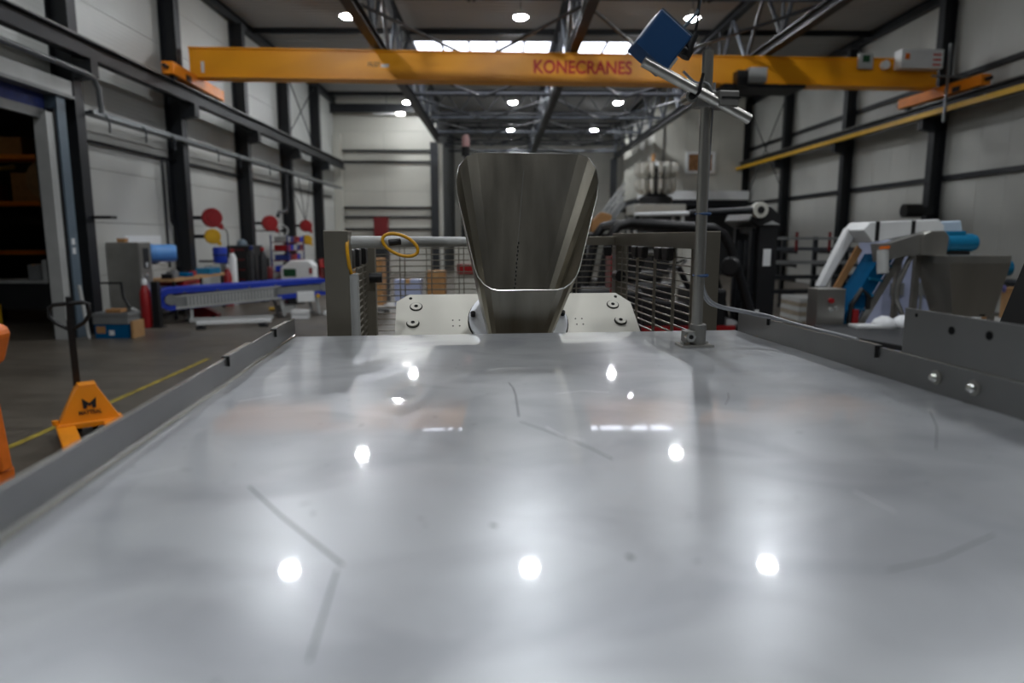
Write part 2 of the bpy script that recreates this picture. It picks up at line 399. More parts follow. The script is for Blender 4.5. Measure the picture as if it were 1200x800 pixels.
# roof trusses running the length of the hall
def truss(x, lab):
    YT = YB-.05 if x < 0 else (45.6 if x > 5 else YE)
    t = thing('roof_truss', lab, 'truss', (x, 0, 7.1))
    MB().ibeam((0, YF, 0), (0, YT, 0), .26, .26, .02, .015).build('bottom_chord', m_steel, t)
    MB().ibeam((0, YF, 1.78), (0, YT, 1.78), .24, .24, .02, .015).build('top_chord', m_steel, t)
    y = YF+1.0; k = 0; st = 2.65
    while y+st < YT:
        a, c = ((0, y, .12), (0, y+st/2, 1.68)); d = (0, y+st, .12)
        MB().cyl(a, c, .06, n=8).build('diagonal', m_tubegrey, t, 40); MB().cyl(c, d, .06, n=8).build('diagonal', m_tubegrey, t, 40)
        if k % 2 == 0: MB().cyl((0, y+st, .12), (0, y+st, 1.68), .05, n=8).build('post', m_tubegrey, t, 40)
        y += st; k += 1
truss(-3.3, 'lattice roof truss between the sectional end wall column and roof light')
truss(2.0, 'lattice roof truss crossing under the middle of the roof light')
truss(7.4, 'lattice roof truss ending above the white office block')
# tubes tying the trusses together and diagonal bracing in the chord plane
for y in (16.6, 22.0, 27.4, 32.6, 37.0, 41.6, 45.0):
    tag(MB().cyl((-3.3, y, 7.40), (7.4, y, 7.40), .07, n=10).build('tie_tube', m_tubegrey, None, 40), 'grey round tie tube crossing from truss to truss', 'tube', 'tie tubes between the trusses')
for y0, y1 in ((11.2, 16.6), (16.6, 22.0), (22, 27.4), (27.4, 32.6), (32.6, 37), (37, 41.6), (41.6, 45)):
    for x0, x1 in ((-3.3, 2.0), (2.0, 7.4)):
        xm = (x0+x1)/2
        t = thing('roof_bracing', 'pair of thin diagonal brace tubes meeting between two roof trusses', 'bracing', (xm, y0, 7.30), 0, 'diagonal roof braces')
        for s in (-1, 1): MB().cyl((s*(x1-x0)/2, .1, 0), (s*.05, y1-y0-.1, 0), .045, n=8).build('brace_tube', m_steel, t, 40)
for x in (-3.3, 2.0):
    for y in (32.6, 41.6):
        t = thing('cross_truss', 'dark lattice cross truss between two longitudinal roof trusses', 'truss', (x, y+.5, 7.6), 0, 'cross trusses near the end wall')
        MB().box(.1, 5.2, -.06, .06, 0, .12).build('bottom_chord', m_steel, t); MB().box(.1, 5.2, -.06, .06, 1.0, 1.12).build('top_chord', m_steel, t)
        for k in range(4): MB().bar((.15+k*1.26, 0, .1), (.15+k*1.26+.63, 0, 1.0), .06, .06).build('diagonal', m_steel, t); MB().bar((.78+k*1.26, 0, 1.0), (.78+k*1.26+.63, 0, .1), .06, .06).build('diagonal', m_steel, t)
for lab, x, y0, y1, z0, z1 in (('roller door wall', XL+.22, 28.505, 32.845, 5.9, 8.7), ('wall behind the rack', XR-.24, 31.955, 36.945, 3.9, 8.6)):
    t = thing('wind_brace', 'thin crossed wind brace rods on the '+lab, 'bracing', (x, y0, 0))
    MB().cyl((0, 0, z0), (0, y1-y0, z1), .025, n=6).build('rod', m_steel, t); MB().cyl((.0, 0, z1), (.0, y1-y0, z0), .025, n=6).build('rod', m_steel, t)

# ------------------------------------------------------------------ lamps
def make_lamp(loc):
    t = thing('high_bay_lamp', 'round white high-bay lamp hanging under the roof', 'lamp', loc, 0, 'high-bay lamps')
    MB().lathe([(0, .26), (.08, .26), (.09, .18), (.21, .10), (.25, .015), (.25, .002), (.235, .002), (.2, .02), (0, .02)]).build('housing', m_lgrey, t, 40)
    MB().lathe([(0, -.075), (.09, -.066), (.16, -.04), (.19, .0), (.19, .016), (0, .016)]).build('lens', m_lens, t, 60)
    MB().cyl((0, 0, .25), (0, 0, ZC-8.55), .012, n=6).build('hanger', m_steel, t)
    return t
l0 = None
for y in (-1.5, 6.3, 14.0, 21.9, 29.85, 35.2, 44.0):
    for x in (-4.6, .62, 5.85) if y < YB else (.62, 5.85):
        l0 = make_lamp((x, y, 8.55)) if l0 is None else (dup(l0, (x, y, 8.55)), l0)[1]
t = thing('tube_light', 'small bright tube light on a white bracket at the end wall', 'lamp', (-5.1, 35.6, 8.0))
MB().cyl((-1.3, 0, .05), (-.1, 0, .05), .03).build('bracket', m_white, t); MB().cyl((-.1, 0, .05), (.3, 0, .05), .09).build('lens', m_tube, t); MB().cyl((-.6, 0, .05), (-.6, 0, 1.2), .015, n=6).build('hanger', m_steel, t)

# ------------------------------------------------------------------ overhead crane
A = Vector((XL+.65, 19.25, 0)); B_ = Vector((XR-.70, 20.2, 0)); dv = (B_-A); span = dv.length; ang = math.atan2(dv.y, dv.x)
t = thing('bridge_crane', 'orange overhead travelling crane with red lettering on its girder', 'crane', (A.x, A.y, 5.86), ang)
MB().box(-.05, span-.3, -.22, .22, .34, 1.02).box(-.05, span-.3, -.27, .27, .30, .34).box(-.05, span-.3, -.27, .27, 1.02, 1.06).build('girder', m_orange, t)
for x in (.0, span):
    e = MB().box(x-.14, x+.14, -1.75, 1.75, .05, .34).build('end_carriage', m_orangeE, t, bevel=.015)
    for s in (-1, 1):
        MB().cyl((x-.06, s*1.45, .10), (x+.06, s*1.45, .10), .13, n=18).build('wheel', m_black, e, 40)
        MB().cyl((x, s*1.75, .2), (x, s*1.95, .2), .05, n=10).build('buffer', m_black, e, 40)
    MB().box(x-.16, x+.16, -1.0, -.7, .06, .2).build('drive_cover', m_steel, e)
text('KONECRANES', .47, m_red_text, 'lettering', t, (10.40, -.224, .68), (R(90), 0, 0), width=2.7, bold=.013)
text('NL227', .16, m_black, 'number_text', t, (4.76, -.223, .69), (R(90), 0, 0), width=.30, bold=.002)
MB().box(4.95, 5.16, -.228, -.22, .62, .70).build('label_plate', m_white, t)
# trolley and hoist box under / behind the girder
h = MB().box(14.9, 15.4, -.62, -.27, .30, .68).build('hoist_control_box', m_lgrey, t, bevel=.01)
MB().box(14.6, 14.9, -.55, -.2, .2, .62).build('hoist_motor', m_black, t, bevel=.02)
MB().box(14.3, 16.6, -.4, .7, .2, .29).build('trolley', m_steel, t); MB().cyl((14.6, .5, .42), (16.3, .5, .42), .2).build('rope_drum', m_black, t, 40)
eb = MB().box(19.15, 20.35, -.62, -.28, .72, 1.22).build('electric_cabinet', m_white, t, bevel=.015)
MB().box(19.25, 19.38, -.626, -.62, .95, 1.1).build('warning_sticker', m_orplast, eb)
for k in range(3): MB().box(20.05, 20.28, -.626, -.62, 1.1-.13*k-.05, 1.1-.13*k).build('red_print', m_red_text, eb)
MB().box(18.1, 18.5, -.36, -.27, .75, 1.15).build('junction_box', m_lgrey, t); MB().box(18.2, 18.4, -.37, -.36, .92, 1.1).build('window', m_green, t)
MB().cyl((18.85, -.42, .85), (18.85, -.30, .85), .12).build('warning_horn', m_white, t, 40)
MB().tube([(17.2, -.25, 1.06), (17.4, -.27, 1.2), (18.1, -.3, 1.3), (18.15, -.3, 1.1)], .02, 6).build('cable', m_tubegrey, t, 60)
MB().bar((span-.45, -.9, -.75), (span-.45, -.9, 1.3), .06, .06).build('collector_arm', m_skin_pipe, t); MB().bar((span-.9, -.9, .45), (span+.15, -.9, .45), .05, .05).build('collector_bracket', m_skin_pipe, t)
MB().box(.25, .33, -.235, -.22, .42, .7).build('white_sticker', m_white, t)

# ------------------------------------------------------------------ door in the left wall and the dark store behind it
dr = root('door_1', (XL, D1, 0))
def dbox(name, x0, x1, y0, y1, z0, z1, mat, bevel=0): return MB().box(x0-XL, x1-XL, y0-D1, y1-D1, z0, z1).build(name, mat, dr, bevel=bevel)
dbox('door_frame', XL+.06, XL+.30, D1-.26, D1-.06, 0, 4.32, m_lgrey)
dbox('seal', XL-.1, XL+.33, D1-.06, D1-.0, 0, 4.4, m_black)
g = dbox('guide_rail', XL+.02, XL+.36, D1, D1+.26, 0, 4.72, m_bluegrey)
for z in (1.9, 1.72): MB().box(.36, .366, .06, .15, z-.06, z+.06).build('sticker', m_white, g)
dbox('door_frame', XL+.02, XL+.3, D0, D0+.3, 0, 4.4, m_lgrey)
dbox('roller_housing', XL, XL+.40, D0-.2, D1+.48, 4.72, 5.0, m_lgrey, .02)
dbox('housing_lip', XL, XL+.43, D0-.2, D1+.48, 4.66, 4.72, m_grey)
dbox('curtain', XL+.12, XL+.16, D0+.2, D1-.05, 4.36, 4.68, m_dblue)
dbox('bottom_bar', XL+.10, XL+.20, D0+.2, D1-.05, 4.20, 4.37, m_grey)
# store room
st = MB().box(-22, XL-.3, 23, 23.2, 0, 6).box(-22.2, -22, 4, 23.2, 0, 6).box(-22, XL-.3, 4, 4.2, 0, 6).box(-22.2, XL-.3, 4, 23.2, 6, 6.2).build('wall_store', M('store_wall', (60, 60, 60), .8)); struct(st)
def rack(loc, nb, lab):
    t = thing('pallet_rack', lab, 'rack', loc)
    for i in range(nb+1):
        for dy in (0, 1.0): MB().box(-.05, .05, dy-.05, dy+.05, 0, 5.6, Matrix.Translation((0, i*2.7, 0)) if False else Matrix.Translation((i*2.7, 0, 0))).build('upright', m_dblue, t)
    for i in range(nb):
        for z in (1.6, 3.0, 4.3):
            for dy in (0, 1.0): MB().box(i*2.7+.05, i*2.7+2.65, dy-.03, dy+.03, z-.12, z).build('beam', m_orangeE, t)
            MB().box(i*2.7+.05, i*2.7+2.65, .04, .96, z-.02, z).build('shelf_board', m_wood, t)
    return t
rack((-18.2, 20.2, 0), 3, 'orange and blue pallet rack standing in the dark store')
for k, (x, z, sx, sz, m, lab) in enumerate(((-13.6, 3.0, .9, .8, m_box, 'brown carton with plain sides on the middle rack shelf'), (-12.4, 3.0, .7, .95, m_box, 'tall brown carton on the middle rack shelf in the store'), (-15.2, 3.0, 1.0, .5, m_dred, 'dark red low crate on the middle rack shelf in the store'), (-14.2, 4.3, 1.1, .5, m_box, 'wide brown carton on the top rack shelf in the store'), (-12.3, 1.6, .9, .7, m_box, 'brown carton on the lowest rack shelf in the store'))):
    t = thing('carton', lab, 'box', (x, 20.7, z)); MB().box(-sx/2, sx/2, -.4, .4, 0, sz).build('body', m, t, bevel=.01); MB().box(-.04, .04, -.402, .402, sz-.1, sz+.003).build('tape', m_wood, t)
tag(MB().tube([(-14.2, 16.5, 3.0), (-13.2, 16.5, 3.05), (-12.2, 16.5, 3.5), (-11.3, 16.5, 3.6)], .05, 8).build('yellow_hose', m_yellow, None, 60), 'curved yellow hose strung high in the dark store', 'hose')
for k, (y, z, r_, lab) in enumerate(((15.2, 3.2, .42, 'large round plywood reel end hanging in the dark store'), (15.95, 2.0, .28, 'small round plywood reel end below the large one'))):
    t = thing('reel', lab, 'reel', (-9.75, y, z)); MB().cyl((0, -.05, 0), (0, 0, 0), r_, n=28).build('flange', m_wood, t, 40); MB().cyl((0, 0, 0), (0, .5, 0), r_*.4, n=20).build('core', m_box, t, 40); MB().cyl((0, .5, 0), (0, .55, 0), r_, n=28).build('flange', m_wood, t, 40)
    MB().bar((0, .25, 0), (0, .25, 3.2-z+2.6), .04, .04).build('hanger', m_steel, t)
t = thing('work_table', 'dark work table with pale edge in the store doorway', 'table', (-11.0, 16.2, 0))
MB().box(-1.1, 1.1, -.5, .5, .95, 1.0).build('top', m_lgrey, t); MB().box(-1.0, 1.0, -.45, .45, .35, .93).build('drawer_unit', m_charcoal, t)
for sx in (-1, 1):
    for sy in (-1, 1): MB().box(sx*1.0-.04, sx*1.0+.04, sy*.42-.04, sy*.42+.04, 0, .95).build('leg', m_steel, t)
for k, (x, s, m, lab) in enumerate(((-10.35, .36, m_lgrey, 'pale grey carton stacked on the store work table'), (-10.75, .28, m_grey, 'small grey carton on the store work table'))):
    t = thing('carton', lab, 'box', (x, 16.1, 1.0)); MB().box(-s/2, s/2, -s/2, s/2, 0, s*1.3).build('body', m, t, bevel=.01); MB().box(-.03, .03, -s/2-.002, s/2+.002, s*1.2, s*1.3+.003).build('tape', m_wood, t)
t = thing('bollard', 'short yellow bollard post inside the store doorway', 'bollard', (-10.9, 14.9, 0)); MB().cyl((0, 0, 0), (0, 0, .55), .07).build('post', m_yellow, t, 40); MB().cyl((0, 0, 0), (0, 0, .02), .13).build('foot', m_black, t, 40)
t = thing('orange_crate', 'orange plastic crate on the store floor', 'crate', (-13.0, 16.6, 0)); MB().box(-.3, .3, -.2, .2, 0, .06).box(-.3, -.27, -.2, .2, .06, .4).box(.27, .3, -.2, .2, .06, .4).box(-.27, .27, -.2, -.17, .06, .4).box(-.27, .27, .17, .2, .06, .4).build('body', m_orplast, t); MB().box(-.32, .32, -.22, -.2, .36, .42).box(-.32, .32, .2, .22, .36, .42).build('rim', m_orplast, t)

t = thing('store_fill_lamp', 'added dim fill lamp brightening the racks in the store', 'lamp', (-14.5, 17.5, 5.6)); MB().box(-.7, .7, -.06, .06, .03, .12).build('housing', m_lgrey, t); MB().box(-.68, .68, -.05, .05, 0, .03).build('lens', EM('store_fill_lens', (255, 236, 205), 8), t); MB().cyl((0, 0, .12), (0, 0, .4), .01, n=6).build('hanger', m_steel, t)  # unseen lamp added so the store racks show faintly
t = thing('beacon_mast', 'thin mast with red and white warning beacon behind the funnel', 'beacon', (-.62, 12.6, 0)); MB().cyl((0, 0, .02), (0, 0, 3.42), .025, n=10).build('mast', m_steel, t, 40); MB().cyl((0, 0, 0), (0, 0, .02), .2, n=20).build('foot', m_steel, t, 40); MB().cyl((0, 0, 3.42), (0, 0, 3.58), .075, n=16).build('base', m_black, t, 40); MB().lathe([(.07, 3.58), (.07, 3.72), (.05, 3.78), (0, 3.80)]).build('dome', M('pink_dome', (206, 160, 158), .3), t, 40)
# ------------------------------------------------------------------ pipes and trays on the left wall
tag(MB().tube([(-7.88, 7, 5.07), (-7.88, 13.75, 5.07), (-7.88, 14.0, 5.02), (-7.88, 14.12, 4.85), (-7.88, 14.16, 4.4)], .05, 10).build('air_pipe', m_skin_pipe, None, 50), 'grey pipe over the roller door bending down beside it', 'pipe')
t = thing('cable_tray', 'galvanised cable tray with cables along the roller door wall', 'cable tray', (-8.36, 0, 4.45))
MB().box(-.15, .13, 14.5, 36.5, 0, .02).box(-.15, -.13, 14.5, 36.5, .02, .1).box(.11, .13, 14.5, 36.5, .02, .1).build('tray', m_skin_pipe, t)
pts = [(.0, 14.6+i*.5, .06+.05*random.random()) for i in range(44)]
MB().tube(pts, .035, 6).tube([(x-.07, y, .05+.04*random.random()) for x, y, z in pts], .03, 6).build('cable_bundle', m_tubegrey, t, 60)
for y in (14.9, 16.4, 17.8, 20.5, 22.2, 25, 27): MB().tube([(.13, y, .05), (.17, y+.08, -.05), (.15, y+.1, -.3)], .018, 6).build('hanging_cable', m_tubegrey, t, 60)
tag(MB().cyl((XL+.1, 14.4, 4.0), (XL+.1, 36, 4.0), .035, n=8).build('water_pipe', m_steel, None, 40), 'thin dark pipe low along the roller door wall', 'pipe')
for y, lab in ((18.15, 'first'), (18.42, 'second')):
    tag(MB().tube([(XL+.12, y, 3.95), (XL+.12, y, 2.4), (XL+.12, y+(.25 if lab == 'second' else 0), 2.2), (XL+.12, y+(.25 if lab == 'second' else 0), 1.2)], .035, 8).build('drop_pipe', m_steel, None, 50), 'dark %s drop pipe beside the column with the red hose reel' % ('straight' if lab == 'first' else 'bent'), 'pipe')
tag(MB().tube([(-8.3, 27.2, 4.4), (-8.3, 27.2, 3.2), (-8.3, 27.0, 2.95), (-8.3, 26.2, 2.9), (-8.3, 26.0, 2.75)], .07, 10).build('exhaust_arm', m_steel, None, 50), 'dark bent exhaust pipe hanging from the cable tray', 'pipe')
# ------------------------------------------------------------------ hose reels on columns
def reel(y, z, r, mat, lab, drop):
    t = thing('hose_reel', lab, 'hose reel', (-8.12, y-.2, z))
    ax = Vector((.55, -.83, 0)).normalized()
    p = -ax*.09
    MB().cyl(-p, p, r, n=30).build('drum', mat, t, 40, .02)
    MB().cyl(ax*.09, ax*.12, r*.5, n=24).build('hub', mat, t, 40)
    MB().box(XL+8.12, -.05, -.04, .04, -.05, .05).build('bracket', m_steel, t)
    sx = Vector((.83, .55, 0))
    MB().prism([sx*r*.35+Vector((0, 0, -r*.93)), sx*r*.98+Vector((0, 0, -r*.55)), sx*(r*1.1)+Vector((0, 0, -r*1.15)), sx*r*.8+Vector((0, 0, -r*1.2))], ax*.05).build('outlet', mat, t)
    if drop: MB().tube([sx*r*1.05+Vector((0, 0, -r*1.1)), sx*r*1.35+Vector((0, 0, -r*1.25)), sx*r*1.45+Vector((0, 0, -r*1.7)), sx*r*1.45+Vector((0, 0, -r*4.2))], .015, 6).build('hose', m_rubber, t, 60)
    return t
reel(19.85, 2.52, .27, m_red, 'large red hose reel above the blue drum at the workbench', True)
reel(24.7, 2.46, .27, m_red, 'plain red hose reel above the red shelving', False)
reel(29.2, 2.44, .25, m_red, 'red hose reel with taut cables above it', False)
reel(19.8, 2.0, .21, m_yellow, 'yellow cable reel under the large red hose reel', False)
reel(29.3, 1.86, .2, m_yellow, 'yellow cable reel under the red reel with taut cables', False)
for k, (dx, dy) in enumerate(((-.5, -.7), (-.2, 0), (.25, .7))): tag(MB().cyl((-8.12, 29.0+dy*.1, 2.68), (-8.3+dx*.2, 29.0+dy*2, 4.4), .015, n=6).build('reel_cable', m_steel), 'thin taut cable rising from the red reel', 'cable', 'taut cables over the red reel')

# ------------------------------------------------------------------ stainless cabinet, blue drum, boxes, bench, cylinders
t = thing('switch_cabinet', 'tall stainless switch cabinet beside the roller door column', 'cabinet', (-8.32, 15.75, 0))
MB().box(-.46, .24, -.28, .28, .08, 1.87).build('body', m_staind, t, bevel=.008); MB().box(.24, .262, -.25, .25, .12, 1.84).build('door', m_stain, t, bevel=.005)
MB().box(.262, .27, -.12, .12, 1.28, 1.74).build('window', m_black, t); MB().box(.27, .28, -.05, .05, 1.3, 1.42).build('display', m_lgrey, t); MB().cyl((.262, 0, 1.13), (.29, 0, 1.13), .03).build('knob', m_lgrey, t, 40)
for sx in (-.4, .18):
    for sy in (-.22, .22): MB().cyl((sx, sy, 0), (sx, sy, .08), .03, n=10).build('foot', m_black, t, 40)
tag(MB().box(-8.6, -8.42, 15.6, 15.75, 1.872, 1.96).build('small_carton', m_box, None, bevel=.005), 'small brown carton lying on top of the stainless cabinet', 'box')
tag(MB().box(XL+.002, XL+.02, 16.3, 18.0, 1.55, 2.02).build('wall_notice', m_white), 'white notice sheet on the wall behind the light blue drum', 'notice')
t = thing('blue_drum', 'light blue round drum hanging behind the stainless cabinet', 'drum', (-8.2, 16.75, 1.6))
MB().lathe([(0, -.32), (.19, -.32), (.21, -.3), (.21, .27), (.17, .34), (0, .34)], axis=(.9, .45, 0)).build('body', m_ltblue, t, 40); MB().lathe([(.212, -.22), (.222, -.21), (.222, -.16), (.212, -.15)], axis=(.9, .45, 0)).build('band', m_ltblue, t, 40)
MB().box(-.6, -.1, -.06, .06, -.26, -.2).build('bracket', m_steel, t)
def crate(loc, sx, sy, h, mat, lab, rz=0, rim=True):
    t = thing('crate', lab, 'crate', loc, rz)
    MB().box(-sx/2, sx/2, -sy/2, sy/2, 0, .03).box(-sx/2, -sx/2+.025, -sy/2, sy/2, .03, h).box(sx/2-.025, sx/2, -sy/2, sy/2, .03, h).box(-sx/2+.025, sx/2-.025, -sy/2, -sy/2+.025, .03, h).box(-sx/2+.025, sx/2-.025, sy/2-.025, sy/2, .03, h).build('body', mat, t)
    if rim: MB().box(-sx/2-.02, sx/2+.02, -sy/2-.02, -sy/2, h-.06, h-.01).box(-sx/2-.02, sx/2+.02, sy/2, sy/2+.02, h-.06, h-.01).box(-sx/2-.02, -sx/2, -sy/2, sy/2, h-.06, h-.01).box(sx/2, sx/2+.02, -sy/2, sy/2, h-.06, h-.01).build('rim', mat, t)
    return t
t = crate((-7.72, 13.75, 0), .66, .4, .28, m_tealbelt, 'dark blue carton box with pasted label under the grey crate', rim=False)
MB().box(-.05, .05, -.206, -.2, .06, .16).build('label_sheet', m_white, t); MB().box(-.30, -.12, -.206, -.2, .1, .24).build('brown_patch', m_box, t)
crate((-7.72, 13.75, .285), .68, .44, .22, m_grey, 'grey plastic crate stacked on the dark blue carton', 0)
tag(MB().box(-7.85, -7.55, 13.62, 13.85, .50, .57).build('loose_carton', m_box, None, bevel=.004), 'flat brown carton lying on the grey plastic crate', 'box')
tag(MB().cbox((-7.31, 13.75, .17), (.05, .42, .34), (0, 0, 0)).build('wood_board', m_wood, None, bevel=.004), 'short wooden board leaning beside the dark blue carton', 'board')
tag(MB().cyl((-8.14, 13.5, 0), (-8.32, 13.62, 1.05), .035, n=10).build('grey_tube', m_lgrey, None, 40), 'light grey tube leaning on the roller door post', 'tube')
t = thing('spray_hose', 'dark hose with pale nozzle hanging beside the stainless cabinet', 'hose', (-8.25, 15.0, 0))
MB().tube([(0, 0, 1.0), (.02, 0, .7), (.12, 0, .5), (.2, 0, .42)], .03, 8).build('hose', m_black, t, 60); MB().cyl((.18, 0, .44), (.3, 0, .36), .045).build('nozzle', m_lgrey, t, 40); MB().bar((-.55, 0, 1.0), (.02, 0, 1.0), .04, .04).build('bracket', m_steel, t)
tag(MB().box(-8.4, -8.0, 14.35, 14.6, 2.36, 2.42).build('wall_shelf', m_black), 'small black shelf fixed to the column beside the roller door', 'shelf')
# workbench along the wall
def bench(loc, ln, lab, withdrawers):
    t = thing('workbench', lab, 'workbench', loc)
    MB().box(-.35, .35, 0, ln, .92, .99).build('top', m_wood if withdrawers else m_steel, t)
    for y in (.06, ln-.06):
        for x in (-.3, .3): MB().box(x-.03, x+.03, y-.03, y+.03, 0, .92).build('leg', m_steel, t)
    MB().box(-.3, .3, .1, ln-.1, .28, .31).build('shelf', m_steel, t)
    if withdrawers:
        for k in range(5):
            d = MB().box(-.32, .36, .45, 1.35, .34+k*.115, .44+k*.115).build('drawer', m_lgrey if k % 2 else m_red, t); MB().box(.36, .375, .7, 1.1, .38+k*.115, .40+k*.115).build('handle', m_black, d)
    return t
bench((-8.2, 16.6, 0), 3.0, 'wooden topped workbench with red and grey drawers', True)
bench((-8.2, 27.1, 0), 3.4, 'dark workbench under the red shelving', False)
t = thing('gas_cylinder', 'red gas cylinder with white cap beside the stainless cabinet', 'gas cylinder', (-7.86, 15.2, 0)); MB().lathe([(0, 0), (.11, 0), (.115, .03), (.115, .78), (.06, .92), (.04, .95), (0, .95)]).build('body', m_red, t, 50); MB().lathe([(0, .95), (.055, .95), (.055, 1.05), (.03, 1.08), (0, 1.08)]).build('cap', m_white, t, 50)
t = thing('dark_post', 'dark square post between red cylinder and blue conveyor', 'post', (-7.62, 15.2, 0)); MB().box(-.07, .07, -.07, .07, .02, 1.02).build('post', m_black, t); MB().box(-.12, .12, -.12, .12, 0, .02).build('foot', m_black, t)
t = thing('jack', 'low red trolley jack on the floor under the conveyor end', 'jack', (-7.3, 16.75, 0))
MB().prism([(-.4, -.12, .06), (.4, -.12, .06), (.4, -.12, .14), (0, -.12, .34), (-.3, -.12, .3)], (0, .24, 0)).build('body', m_red, t, bevel=.01)
for x in (-.3, .32):
    for y in (-.14, .14): MB().cyl((x, y-.02, .06), (x, y+.02, .06), .06).build('wheel', m_black, t, 40)
MB().cyl((-.3, 0, .3), (-.75, 0, .75), .02, n=8).build('handle', m_steel, t, 40)
for i, (y, z, sx, sy, h, m, nm, lab) in enumerate(((16.95, .99, .2, .24, .17, m_grey, 'tin', 'grey tin standing on the wooden topped workbench'), (17.6, .99, .3, .3, .1, m_tealbelt, 'tool_box', 'small blue tool box on the wooden topped workbench'), (18.05, .99, .12, .2, .12, m_red, 'tool_box', 'small red tool box on the wooden topped workbench'), (19.0, .99, .4, .7, .16, m_teal, 'tool_box', 'long teal tool box at the end of the workbench'), (16.66, .99, .25, .1, .12, m_black, 'bag', 'black tool bag at the front of the workbench'))):
    t = thing(nm, lab, 'box' if nm == 'tool_box' else nm, (-8.05, y, z)); MB().box(-sx/2, sx/2, -sy/2, sy/2, 0, h).build('body', m, t, bevel=.012); MB().tube([(0, -sy*.3, h), (0, -sy*.3, h+.03), (0, sy*.3, h+.03), (0, sy*.3, h)], .008, 6).build('handle', m_black, t)
def gascyl(x, y, h, m, lab, top):
    t = thing('gas_bottle', lab, 'gas bottle', (x, y, 0)); MB().lathe([(0, 0), (.12, 0), (.12, h-.18), (.05, h-.03), (0, h-.03)]).build('body', m, t, 50); MB().lathe([(0, h-.03), (.035, h-.03), (.06, h), (.06, h+.08), (0, h+.1)]).build('valve', top, t, 50)
gascyl(-7.95, 20.5, 1.55, m_white, 'white gas bottle behind the blue belt conveyor', m_red)
t = thing('tool_cabinet', 'tall black tool cabinet with red handles near the gas bottles', 'cabinet', (-8.2, 22.3, 0))
MB().box(-.4, .35, -.55, .55, .06, 1.72).build('body', m_black, t, bevel=.02)
for k in range(5):
    d = MB().box(-.36, .31, -.57, -.55, .12+k*.31, .40+k*.31).build('drawer', m_rubber, t); MB().box(-.2, .15, -.59, -.57, .33+k*.31, .36+k*.31).build('handle', m_dred, d)
for x in (-.34, .28):
    for y in (-.48, .48): MB().cyl((x, y, 0), (x, y, .06), .04, n=10).build('foot', m_black, t, 40)
t = thing('helmet', 'grey blue round helmet lying on the black tool cabinet', 'helmet', (-8.2, 22.0, 1.72)); MB().lathe([(.15, 0), (.16, .06), (.12, .15), (.05, .19), (0, .195)]).build('shell', m_bluegrey, t, 60); MB().lathe([(.15, 0), (.19, .0), (.19, .015), (.15, .02)]).build('brim', m_bluegrey, t, 60)
t = thing('compressor', 'dark blue compressor with red motor behind the blue conveyor', 'compressor', (-7.75, 23.0, 0)); MB().cyl((-.3, 0, .35), (.2, 0, .35), .25, n=20).build('tank', m_dblue, t, 40); MB().box(-.25, .1, -.18, .18, .6, 1.0).build('motor', m_dred, t, bevel=.03); MB().box(-.3, .15, -.2, .2, 0, .12).build('foot', m_black, t); MB().cyl((.0, 0, 1.0), (.0, 0, 1.3), .05).build('filter', m_black, t, 40)
gascyl(-7.6, 21.1, 1.62, m_black, 'black gas bottle with dark blue valve', m_dblue)
gascyl(-7.3, 21.2, 1.58, m_black, 'black gas bottle with red valve beside the grey pipe', m_red)
gascyl(-7.95, 20.05, 1.1, m_red, 'short red gas bottle at the workbench end', m_white)
t = thing('water_drum', 'dark blue barrel hanging under the yellow cable reel', 'barrel', (-8.0, 19.75, 1.25)); MB().lathe([(0, 0), (.17, 0), (.19, .05), (.19, .4), (.17, .45), (0, .45)]).build('body', m_blue, t, 40); MB().lathe([(.192, .2), (.2, .21), (.2, .25), (.192, .26)]).build('band', m_dblue, t, 40); MB().box(-.6, -.1, -.04, .04, .02, .08).build('bracket', m_steel, t)
t = thing('fire_point', 'red and white sign board on the column under the red reel', 'sign', (-8.779, 18.0, 1.3)); MB().box(-.02, .02, -.12, .12, 0, .45).build('board', m_white, t); MB().box(.02, .028, -.08, .08, .22, .4).build('red_panel', m_red, t)
# shelving with bins
t = thing('bin_shelving', 'dark red shelving rack filled with storage bins', 'shelving', (-7.95, 25.9, 0))
for y in (-1.0, 1.0):
    for x in (-.3, .3): MB().box(x-.02, x+.02, y-.02, y+.02, 0, 2.05).build('upright', m_dblue, t)
for z in (.3, .75, 1.15, 1.5, 1.8): MB().box(-.32, .32, -1.0, 1.0, z-.03, z).build('shelf', m_dred, t)
for zi, z in enumerate((.3, .75, 1.15, 1.5, 1.8)):
    for k in range(5):
        m = [m_dred, m_red, m_blue, m_lgrey, m_dblue][(zi*2+k) % 5]
        cn = ['dark red', 'bright red', 'blue', 'pale grey', 'navy'][(zi*2+k) % 5]
        tt = thing('storage_bin', '%s plastic storage bin on the %s shelf of the red shelving' % (cn, ['lowest', 'second lowest', 'middle', 'second highest', 'topmost'][zi]), 'bin', (-7.95, 25.9-.8+k*.4, z), 0, 'bins on the red shelving')
        MB().box(-.2, .28, -.17, .17, 0, .2).build('body', m, tt, bevel=.01); MB().box(.28, .3, -.17, .17, .13, .16).build('lip', m, tt)
t = thing('gear_wheel', 'grey spoked wheel hung above the storage bins', 'wheel', (-7.75, 24.75, 2.2)); MB().lathe([(.16, -.04), (.2, -.04), (.2, .04), (.16, .04), (.16, -.04)], axis=(.55, -.83, 0)).build('rim', m_lgrey, t, 40); MB().cyl((.02, -.03, 0), (-.02, .03, 0), .05).build('hub', m_black, t, 40)
for k in range(3):
    a = 2*math.pi*k/3+1.57; s = Vector((.83, .55, 0)); MB().bar((0, 0, 0), s*math.cos(a)*.18+Vector((0, 0, math.sin(a)*.18)), .03, .03).build('spoke', m_grey, t)
MB().box(-1.05, 0, -.02, .02, -.02, .02).build('bracket', m_steel, t)
t = thing('white_machine', 'white rounded machine with green window behind the conveyor', 'machine', (-6.9, 23.6, 0))
